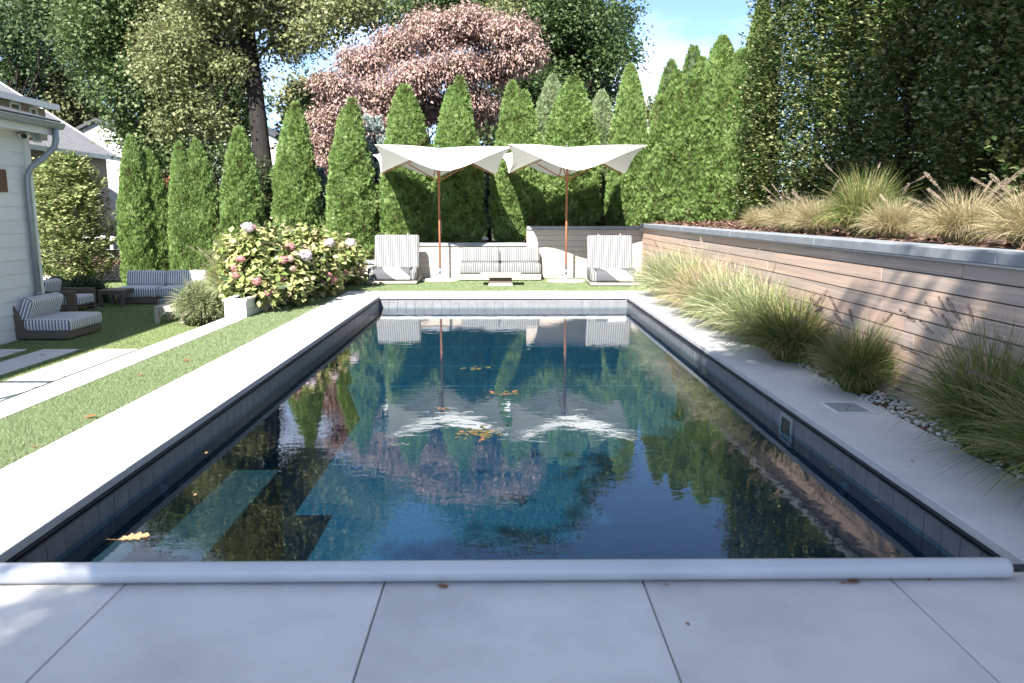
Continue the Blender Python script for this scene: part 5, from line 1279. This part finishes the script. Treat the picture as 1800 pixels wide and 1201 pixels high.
def grass(x, y, z, h, w, label, var, m, nplume=8, pm='plume', ph=1.25, group='fountain grasses beside the pool'):
    t = thing('fountain_grass', (x, y, z), label, 'ornamental grass', group, rz=random.uniform(0, 6.28))
    o = link(bpy.data.objects.new('foliage', grm(var, m)), t); o.scale = (w, w, h / 0.72); o['kind'] = 'stuff'
    st = MB()
    for k in range(nplume):
        a = random.uniform(0, 6.28); ln = random.uniform(0.15, 0.75); L = h * ph * random.uniform(0.85, 1.1)
        d = Vector((math.cos(a), math.sin(a), 0)); p = Vector((0, 0, 0.05)); pts = [p.copy()]; ang = ln * 0.5
        for q in range(6):
            ang += ln * 0.13 + (0.12 if q > 3 else 0.02) * random.uniform(0.2, 1.6); p = p + (d * math.sin(ang) + Vector((0, 0, 1)) * math.cos(ang)) * L / 6; pts.append(p.copy())
        st.tube(pts, [0.0016] * 7, 4)
        pl = link(bpy.data.objects.new('seed_head', PLM[pm]), t)
        pl.location = pts[-1]; pl.rotation_euler = (Vector(pts[-1]) - Vector(pts[-2])).to_track_quat('Z', 'Y').to_euler()
        sc = random.uniform(0.8, 1.25); pl.scale = (sc, sc, sc)
    if nplume: st.build('stem', M['plume'], t)
    return t
low = [(13.75, 2.95, 0.80, 0.98, 'pale fountain grass in the back corner beside the right chaise', 0, 'grass', 9), (12.3, 2.98, 0.82, 1.05, 'pale fountain grass second from the back corner, feathery plumes leaning on the wall', 1, 'grass', 9),
       (11.0, 2.98, 0.78, 1.05, 'pale fountain grass at the middle of the sunlit row', 2, 'grasstan', 8), (9.8, 2.97, 0.76, 1.05, 'straw tinted fountain grass last of the sunlit row along the coping', 0, 'grass', 8),
       (8.75, 3.0, 0.70, 1.0, 'straw and green fountain grass just before the shade begins', 1, 'grass', 6), (7.75, 2.98, 0.62, 0.88, 'olive fountain grass at the edge of the shade on the coping', 2, 'grassgreen', 6),
       (6.35, 3.02, 0.56, 0.64, 'separate dark green fountain grass behind the skimmer lid', 0, 'grassgreen', 7), (4.62, 3.05, 0.72, 0.74, 'large near fountain grass spilling over the coping at the right edge', 1, 'grassgreen', 9),
       (3.75, 3.1, 0.72, 0.95, 'fountain grass cut off by the lower right picture edge', 2, 'grassgreen', 6)]
for y, x, h, w, lb, v, m, npl in low:
    grass(x, y, -0.015, h, w, lb, v, m, npl, 'plume' if m != 'grassgreen' else 'plumedark')
upper = [(11.9, 3.95, 0.40, 0.55, 'smallest tan tuft at the far end of the upper bed', 0, 'grasstan', 0), (10.35, 3.85, 0.52, 0.72, 'tan fountain grass second from the far end of the upper bed', 1, 'grasstan', 6),
         (9.45, 3.85, 0.50, 0.72, 'straw fountain grass left of the tall green clump on the upper bed', 2, 'grasstan', 5), (8.45, 3.95, 0.80, 0.85, 'tall arching green grass clump on the upper bed', 0, 'grassgreen', 3),
         (7.6, 3.85, 0.46, 0.62, 'short tan and green grass right of the tall green clump', 1, 'grasstan', 3), (6.45, 3.85, 0.50, 0.70, 'tan fountain grass with fuzzy plumes toward the right of the upper bed', 2, 'grasstan', 9),
         (5.55, 3.85, 0.50, 0.70, 'tan fountain grass at the right picture edge on the upper bed', 0, 'grasstan', 9)]
for y, x, h, w, lb, v, m, npl in upper:
    grass(x, y, float(bed_h(x, y)) - 0.02, h * 0.82, w * 0.80, lb, v, m, npl, 'plume', 1.25, 'fountain grasses on the upper bed')
p = gp(352, 574, LOW)
def grey_shrub():
    t = thing('lavender_shrub', (p.x, p.y + 0.2, LOW), 'grey green mounded shrub between the small sunny table and the planter', 'shrub')
    add_np('foliage', blob_leaves([(0, 0, 0.34, 0.46, 0.42, 0.34), (0.05, 0, 0.55, 0.36, 0.34, 0.28)], 9000, 0.07, 0.05, 10, 0.7, 0, 0.3, NEEDLE_V * np.array([2.4, 1, 1]), LEAF_F), M['catmint'], t)
    MB().lathe([(0.3, 0.02), (0.36, 0.3), (0.25, 0.6), (0.1, 0.7)], 12).build('inner_growth', M['arbcore'], t, True)
    o = link(bpy.data.objects.new('arching_blades', grm(1, 'grass')), t); o.scale = (0.8, 0.8, 1.15); o['kind'] = 'stuff'
grey_shrub()
grass(-4.35, 12.3, 0.0, 0.95, 0.6, 'feathery grass at the left end of the hydrangea planter', 2, 'grass', 10, 'plume', 1.15, 'grasses by the planter')

# ------------------------------------------------------------------ hydrangea in its planter
def planter():
    t = thing('planter', (-4.0, 11.08, 0), 'long white board planter holding the hydrangeas beside the turf', 'planter')
    x0, x1, L, h = -0.02, 0.29, 5.6, 0.27
    for z0, z1 in ((-0.56, -0.30), (-0.296, -0.02), (-0.016, 0.115), (0.119, h - 0.03)):
        b = MB()
        if z0 > -0.1 or True: b.box(x0, x1 if z0 > -0.02 else -0.021, 0, 0.03, z0, z1)
        b.build('board', M['white'], t)
        MB().box(x0, x0 + 0.03, 0.031, L, z0, z1).build('board', M['white'], t)
        if z0 > -0.02: MB().box(x1 - 0.03, x1, 0.031, L, max(z0, 0.005), z1).build('board', M['white'], t)
    rim = MB(); rim.box(x0 - 0.02, x1 + 0.02, -0.02, 0.07, h - 0.029, h); rim.box(x0 - 0.02, x0 + 0.07, 0.071, L, h - 0.029, h); rim.box(x1 - 0.07, x1 + 0.02, 0.071, L, h - 0.029, h); rim.build('rim', M['white'], t)
    MB().box(x0 + 0.031, x1 - 0.031, 0.031, L, 0.0, h - 0.05).build('soil', M['mulch'], t)
planter()
def hydrangea():
    base = (-3.95, 13.6, 0.22)
    t = thing('hydrangea_bush', base, 'wide hydrangea bush with pink and lilac blooms in the white planter', 'hydrangea')
    spec = [(440, 480, 46, 12.1), (430, 440, 36, 12.3), (490, 470, 50, 12.6), (480, 430, 36, 13.0), (545, 455, 46, 13.8), (535, 425, 32, 14.0), (585, 450, 40, 15.2), (560, 485, 36, 14.0), (605, 470, 32, 16.2), (610, 445, 24, 16.2), (455, 500, 32, 11.7), (510, 500, 32, 12.4)]
    blobs = []
    for u, v, r, y in spec:
        c = at(u, v, y); rr = r * pxm(y); blobs.append((c.x - base[0], c.y - base[1], c.z - base[2], rr, rr * 0.9, rr * 0.85))
    lv = npmesh('foliage', *blob_leaves(blobs, 6500, 0.16, 0.115, 7, 0.6, 0.35, 0.75, LEAF_V * np.array([1.15, 1, 1]), LEAF_F), M['hyd'])
    o = link(bpy.data.objects.new('foliage', lv), t); o['kind'] = 'stuff'
    o = link(bpy.data.objects.new('inner_growth', npmesh('inner_growth', *blob_leaves([(b[0], b[1], b[2], b[3] * 0.7, b[4] * 0.7, b[5] * 0.7) for b in blobs], 1800, 0.2, 0.16, 7, 0.1, 0.2, 0.5), M['shrub'])), t); o['kind'] = 'stuff'
    st = MB()
    for k in range(26):
        b = random.choice(blobs); x = b[0] * 0.8; y = b[1]
        st.tube([(x, y, -0.05), (x + random.uniform(-0.1, 0.1), y, 0.3), (b[0] + random.uniform(-0.2, 0.2), b[1] + random.uniform(-0.2, 0.1), b[2] + 0.1)], [0.008, 0.007, 0.005], 5)
    st.build('stem', M['stem'], t)
    hleaf = npmesh('leaf', np.array([v.co[:] for v in leaf_me.vertices]) * np.array([1.2, 1, 1.2]), np.array([list(pl.vertices) for pl in leaf_me.polygons]), M['hyd'], True)
    B = np.array(blobs)
    cnt = 0
    while cnt < 280:
        b = random.choice(blobs); d = Vector((random.gauss(0, 1), random.gauss(0, 1) - 0.9, random.gauss(0, 1) + 0.3)).normalized()
        q = Vector((b[0] + d.x * b[3], b[1] + d.y * b[4], b[2] + d.z * b[5]))
        if any(((q.x - c[0]) / c[3]) ** 2 + ((q.y - c[1]) / c[4]) ** 2 + ((q.z - c[2]) / c[5]) ** 2 < 0.82 for c in blobs): continue
        ax = Vector((d.x, d.y, -0.15)) + Vector((random.gauss(0, .45), random.gauss(0, .45), random.gauss(0, .25)))
        place_leaf(hleaf, q, ax, Vector((d.x * 0.5, d.y * 0.5, 0.9)) + Vector((random.gauss(0, .2), random.gauss(0, .2), 0)), random.uniform(0.09, 0.155), t); cnt += 1
    # blooms
    tv = np.array([(0, 0, 0), (-0.5, 0.5, 0.1), (0, 1, 0.0), (0.5, 0.5, 0.1)])
    bm_ = {}
    for kind in ('bloompink', 'bloomlilac', 'bloomtan'):
        n = 420; d = rdir(n); d[:, 2] *= 0.85
        nr = unit(d + rng.normal(size=(n, 3)) * 0.35); ax = unit(np.cross(nr, rdir(n)))
        bm_[kind] = npmesh('bloom', *scatter(tv, LEAF_F, d * (0.86 + 0.16 * rng.random((n, 1))), ax, nr, 0.24 + 0.1 * rng.random(n)), M[kind])
    bl = [(370, 130, 66, 'l'), (432, 142, 45, 'p'), (1325, 310, 58, 'l'), (1575, 310, 58, 'l'), (1045, 460, 76, 'l'), (860, 358, 56, 'p'), (785, 510, 54, 'p'), (868, 500, 42, 't'), (285, 505, 52, 'p'), (215, 612, 42, 'p'), (245, 690, 52, 'p'), (475, 762, 56, 'p'), (750, 725, 58, 'p'), (608, 900, 42, 'p'), (1270, 782, 46, 'p'), (1322, 690, 38, 'p'), (1378, 735, 45, 'p'), (1466, 772, 52, 'p'), (1506, 666, 46, 'p'), (1680, 655, 50, 't'), (1040, 360, 36, 't'), (900, 615, 40, 't')]
    for a, b_, r, k in bl:
        u, v = 380 + a / 6.667, 380 + b_ / 6.667
        y = 11.35 + (u - 400) / 235 * 4.6
        for yy in np.arange(10.9, 17.5, 0.05):
            q = at(u, v, yy) - Vector(base)
            if any(((q.x - e[0]) / e[3]) ** 2 + ((q.y - e[1]) / e[4]) ** 2 + ((q.z - e[2]) / e[5]) ** 2 < 1.25 for e in blobs): y = float(yy) - 0.06; break
        c = at(u, v, y); kind = {'p': 'bloompink', 'l': 'bloomlilac', 't': 'bloomtan'}[k]
        o = link(bpy.data.objects.new('bloom', bm_[kind]), t); o.location = c - Vector(base); s = r / 6.667 * pxm(y); o.scale = (s, s, s * 0.92); o.rotation_euler = (0, 0, random.uniform(0, 6))
        o['label'] = {'p': 'rosy pink bloom', 'l': 'pale lilac bloom', 't': 'faded buff bloom'}[k]
hydrangea()

# ------------------------------------------------------------------ cover roller at the near end
def roller():
    t = thing('cover_roller', (0, 2.965, 0), 'pale round pool cover tube lying across the near pool edge', 'pool cover tube')
    MB().tube([(-2.75, 0, 0.046), (2.085, 0, 0.046)], 0.0415, 28, cap=False).build('tube', M['tube'], t, True)
    MB().tube([(2.0855, 0, 0.046), (2.094, 0, 0.046)], [0.0415, 0.039], 28).build('end_cap', M['tube'], t)
    MB().tube([(2.0945, 0, 0.046), (2.3, 0, 0.046)], 0.014, 10).build('axle', M['track'], t)
    MB().box(2.30, 2.34, -0.06, 0.06, 0.001, 0.08).build('bearing_block', M['track'], t)
roller()

# ------------------------------------------------------------------ leaves and litter
def oak_leaf_mesh(m, name='leaf'):
    pts = []
    lob = [(0, 0.0), (0.05, 0.12), (0.2, 0.2), (0.1, 0.3), (0.3, 0.45), (0.14, 0.52), (0.34, 0.7), (0.15, 0.75), (0.2, 0.92), (0, 1.0)]
    out = [(x, y) for x, y in lob] + [(-x, y) for x, y in reversed(lob[1:-1])]
    b = MB(); b.v = [(0, 0.5, 0.02)] + [(x, y, 0.05 * abs(x) * 4 * (0.5 + random.random() * 0.5)) for x, y in out]
    n = len(out); b.f = [(0, i + 1, (i + 1) % n + 1) for i in range(n)]
    i = len(b.v); b.v += [(-0.012, 0, 0.0), (0.012, 0, 0), (0.02, -0.3, 0.06), (0.0, -0.3, 0.06)]; b.f.append((i, i + 1, i + 2, i + 3))
    return b.mesh(name, m)
LM = {k: oak_leaf_mesh(M[k], 'fallen_leaf') for k in ('oakleaf', 'redleaf', 'greenleaf')}
def fallen(u, v, z, size, m, label, rz=None, group='fallen leaves'):
    q = gp(u, v, z); o = link(bpy.data.objects.new('fallen_leaf', LM[m])); o.location = q + Vector((0, 0, 0.004)); o.scale = (size,) * 3
    tl = 0.0 if z == WZ else 0.15
    o.rotation_euler = (random.uniform(-tl, tl), random.uniform(-tl, tl), random.uniform(0, 6.28) if rz is None else rz)
    tag(o, label, 'leaf', group)
fallen(205, 950, WZ, 0.16, 'oakleaf', 'large tan oak leaf floating over the near left pool step', R(-70))
fallen(767, 1030, 0.004, 0.05, 'redleaf', 'brown leaf caught under the cover tube near its middle')
fallen(1487, 1024, 0.004, 0.06, 'redleaf', 'rust red leaf against the cover tube toward its right end')
fallen(1475, 1026, 0.004, 0.03, 'redleaf', 'tiny dark leaf scrap left of the rust red leaf by the tube')
fallen(1165, 1029, 0.004, 0.025, 'redleaf', 'tiny upright brown scrap by the tube above the third paver joint')
fallen(1632, 1022, 0.004, 0.05, 'redleaf', 'flat brown leaf bits under the tube close to its right end')
fallen(1205, 1095, 0.002, 0.022, 'redleaf', 'small dark speck of leaf lying alone on the near paver')
fallen(145, 735, 0.01, 0.09, 'redleaf', 'orange brown leaf on the turf strip near its lower left end')
fallen(325, 632, 0.01, 0.10, 'redleaf', 'orange brown leaf on the middle of the turf strip')
fallen(240, 662, 0.01, 0.07, 'redleaf', 'small faded leaf on the turf strip beside the kerb')
fallen(63, 787, 0.005, 0.06, 'redleaf', 'little red leaf where the turf meets the coping')
fallen(146, 616, LOW + 0.03, 0.17, 'oakleaf', 'tan leaf at the corner of the second stepping slab')
fallen(130, 632, LOW + 0.03, 0.10, 'oakleaf', 'pale leaf on the grass joint between stepping slabs')
fallen(70, 624, LOW + 0.022, 0.10, 'redleaf', 'dark leaf on the shaded stepping slab by the house')
fallen(24, 620, LOW + 0.022, 0.14, 'redleaf', 'dark leaf at the shaded slab edge near the picture edge')
fallen(113, 662, LOW + 0.022, 0.08, 'redleaf', 'dark leaf lying in the railing shadow')
fallen(299, 531, LOW + 0.345, 0.10, 'redleaf', 'red leaf lying on the small sunny slatted table')
fallen(360, 798, WZ, 0.035, 'oakleaf', 'cream petal floating beside the left pool wall')
fallen(341, 872, WZ, 0.03, 'oakleaf', 'cream speck floating over the sunlit pool bench')
fallen(1466, 821, WZ, 0.04, 'oakleaf', 'yellow leaf floating beside the right tiles')
fallen(1547, 883, WZ, 0.035, 'oakleaf', 'small yellow leaf floating nearest the right pool corner')
fallen(1535, 430, 1.248, 0.05, 'redleaf', 'orange leaf lying on the bluestone cap')
fallen(1582, 434, 1.248, 0.05, 'oakleaf', 'yellow leaf lying on the bluestone cap')
fallen(1594, 730, 0.004, 0.07, 'redleaf', 'red leaf among the white pebbles behind the skimmer lid')
fallen(1606, 813, 0.004, 0.03, 'redleaf', 'round brown pod on the right coping')
def floating_clump(u, v, n, du, dv, label, sz=0.06):
    q = gp(u, v, WZ); t = thing('leaf_clump', (q.x, q.y, WZ), label, 'leaves')
    for k in range(n):
        e = gp(u + random.gauss(0, du), v + random.gauss(0, dv), WZ)
        o = link(bpy.data.objects.new('leaf', LM[random.choice(('greenleaf', 'greenleaf', 'greenleaf', 'greenleaf', 'redleaf'))]), t); o.location = e - q + Vector((0, 0, 0.003 + 0.004 * random.random())); s = sz * random.uniform(0.5, 1.2); o.scale = (s,) * 3
        o.rotation_euler = (random.uniform(-0.08, 0.08), random.uniform(-0.08, 0.08), random.uniform(0, 6.28))
floating_clump(842, 763, 70, 17, 5, 'mat of brown and yellow leaves floating in the middle of the pool', 0.055)
floating_clump(890, 692, 14, 14, 2.5, 'few yellow green leaves floating just beyond the leaf mat', 0.07)
floating_clump(840, 647, 6, 8, 1.2, 'pale green leaf scraps floating below the far benches', 0.08)
floating_clump(780, 718, 8, 14, 2, 'scattered pale leaf scraps floating over the parasol reflection', 0.05)

# garden spot light in the bed behind the sofa
def path_light():
    c = at(853, 418, 18.5); zb = float(bed_h(c.x, 18.5)); t = thing('garden_light', (c.x, 18.5, zb), 'small green metal garden light on the bed behind the pale sofa', 'light')
    MB().tube([(0, 0, -0.05), (0, 0, 0.12)], 0.012, 8).build('stake', M['track'], t); MB().bar((-0.07, 0, 0.14), (0.07, 0, 0.14), 0.06, 0.05).build('head', M['lid'], t)
path_light()

# ------------------------------------------------------------------ trees behind the photographer: they shade the patio and the right side
def shade_trees():
    a = [(-3.2, -6.0, 8.2, 1.2, 1.2, 1.0), (-1.0, -3.4, 8.0, 1.25, 1.7, 1.2), (-0.9, -6.0, 8.2, 2.0, 1.8, 1.2), (-0.25, -1.9, 8.2, 0.65, 1.0, 0.8), (0.25, -4.9, 8.6, 1.15, 1.4, 1.0), (-3.4, -7.6, 8.2, 1.9, 1.5, 1.2), (1.6, -6.5, 8.4, 1.5, 1.6, 1.2)]
    tree('shade_tree', 'leafy tree standing on the patio side behind the viewpoint', 'tree', (1.2, -7.0, -0.05), a, 34000, 0.35, 0.17, M['maple'], ((-0.6, 1.4, 6.6), 0.22, 0.12), 14, 0.2)
    b = [(3.4, 3.9, 8.3, 1.3, 1.4, 0.9), (3.7, 1.8, 8.6, 1.4, 1.6, 1.0), (4.6, -0.3, 8.6, 1.3, 1.5, 0.9), (5.4, 2.8, 9.2, 1.4, 1.8, 1.0)]
    tree('shade_tree', 'leafy tree beyond the right wall outside the view', 'tree', (7.2, 0.5, 1.1), b, 17000, 0.35, 0.17, M['maple'], ((-2.0, 1.8, 7.0), 0.2, 0.1), 14, 0.2)
shade_trees()
# dark trees behind the hornbeam row
bk = [(9.2 + random.uniform(-.6, .6), yy, zz, 1.9, 1.8, 1.7) for yy in (6, 8.5, 11, 13.5, 16, 18.5) for zz in (2.2, 4.4, 6.6)]
tree('evergreen_tree', 'dark evergreen seen as shade behind the hornbeam row', 'tree', (9.3, 9.5, 1.3), bk[:9], 22000, 0.3, 0.18, M['maple'], ((0, 0, 5.5), 0.16, 0.08), 12, 0.2)
tree('evergreen_tree', 'dark evergreen behind the sunlit hornbeams beyond the arborvitae clump', 'tree', (9.3, 15.5, 1.3), bk[9:], 22000, 0.3, 0.18, M['maple'], ((0, 0, 5.5), 0.16, 0.08), 12, 0.2)
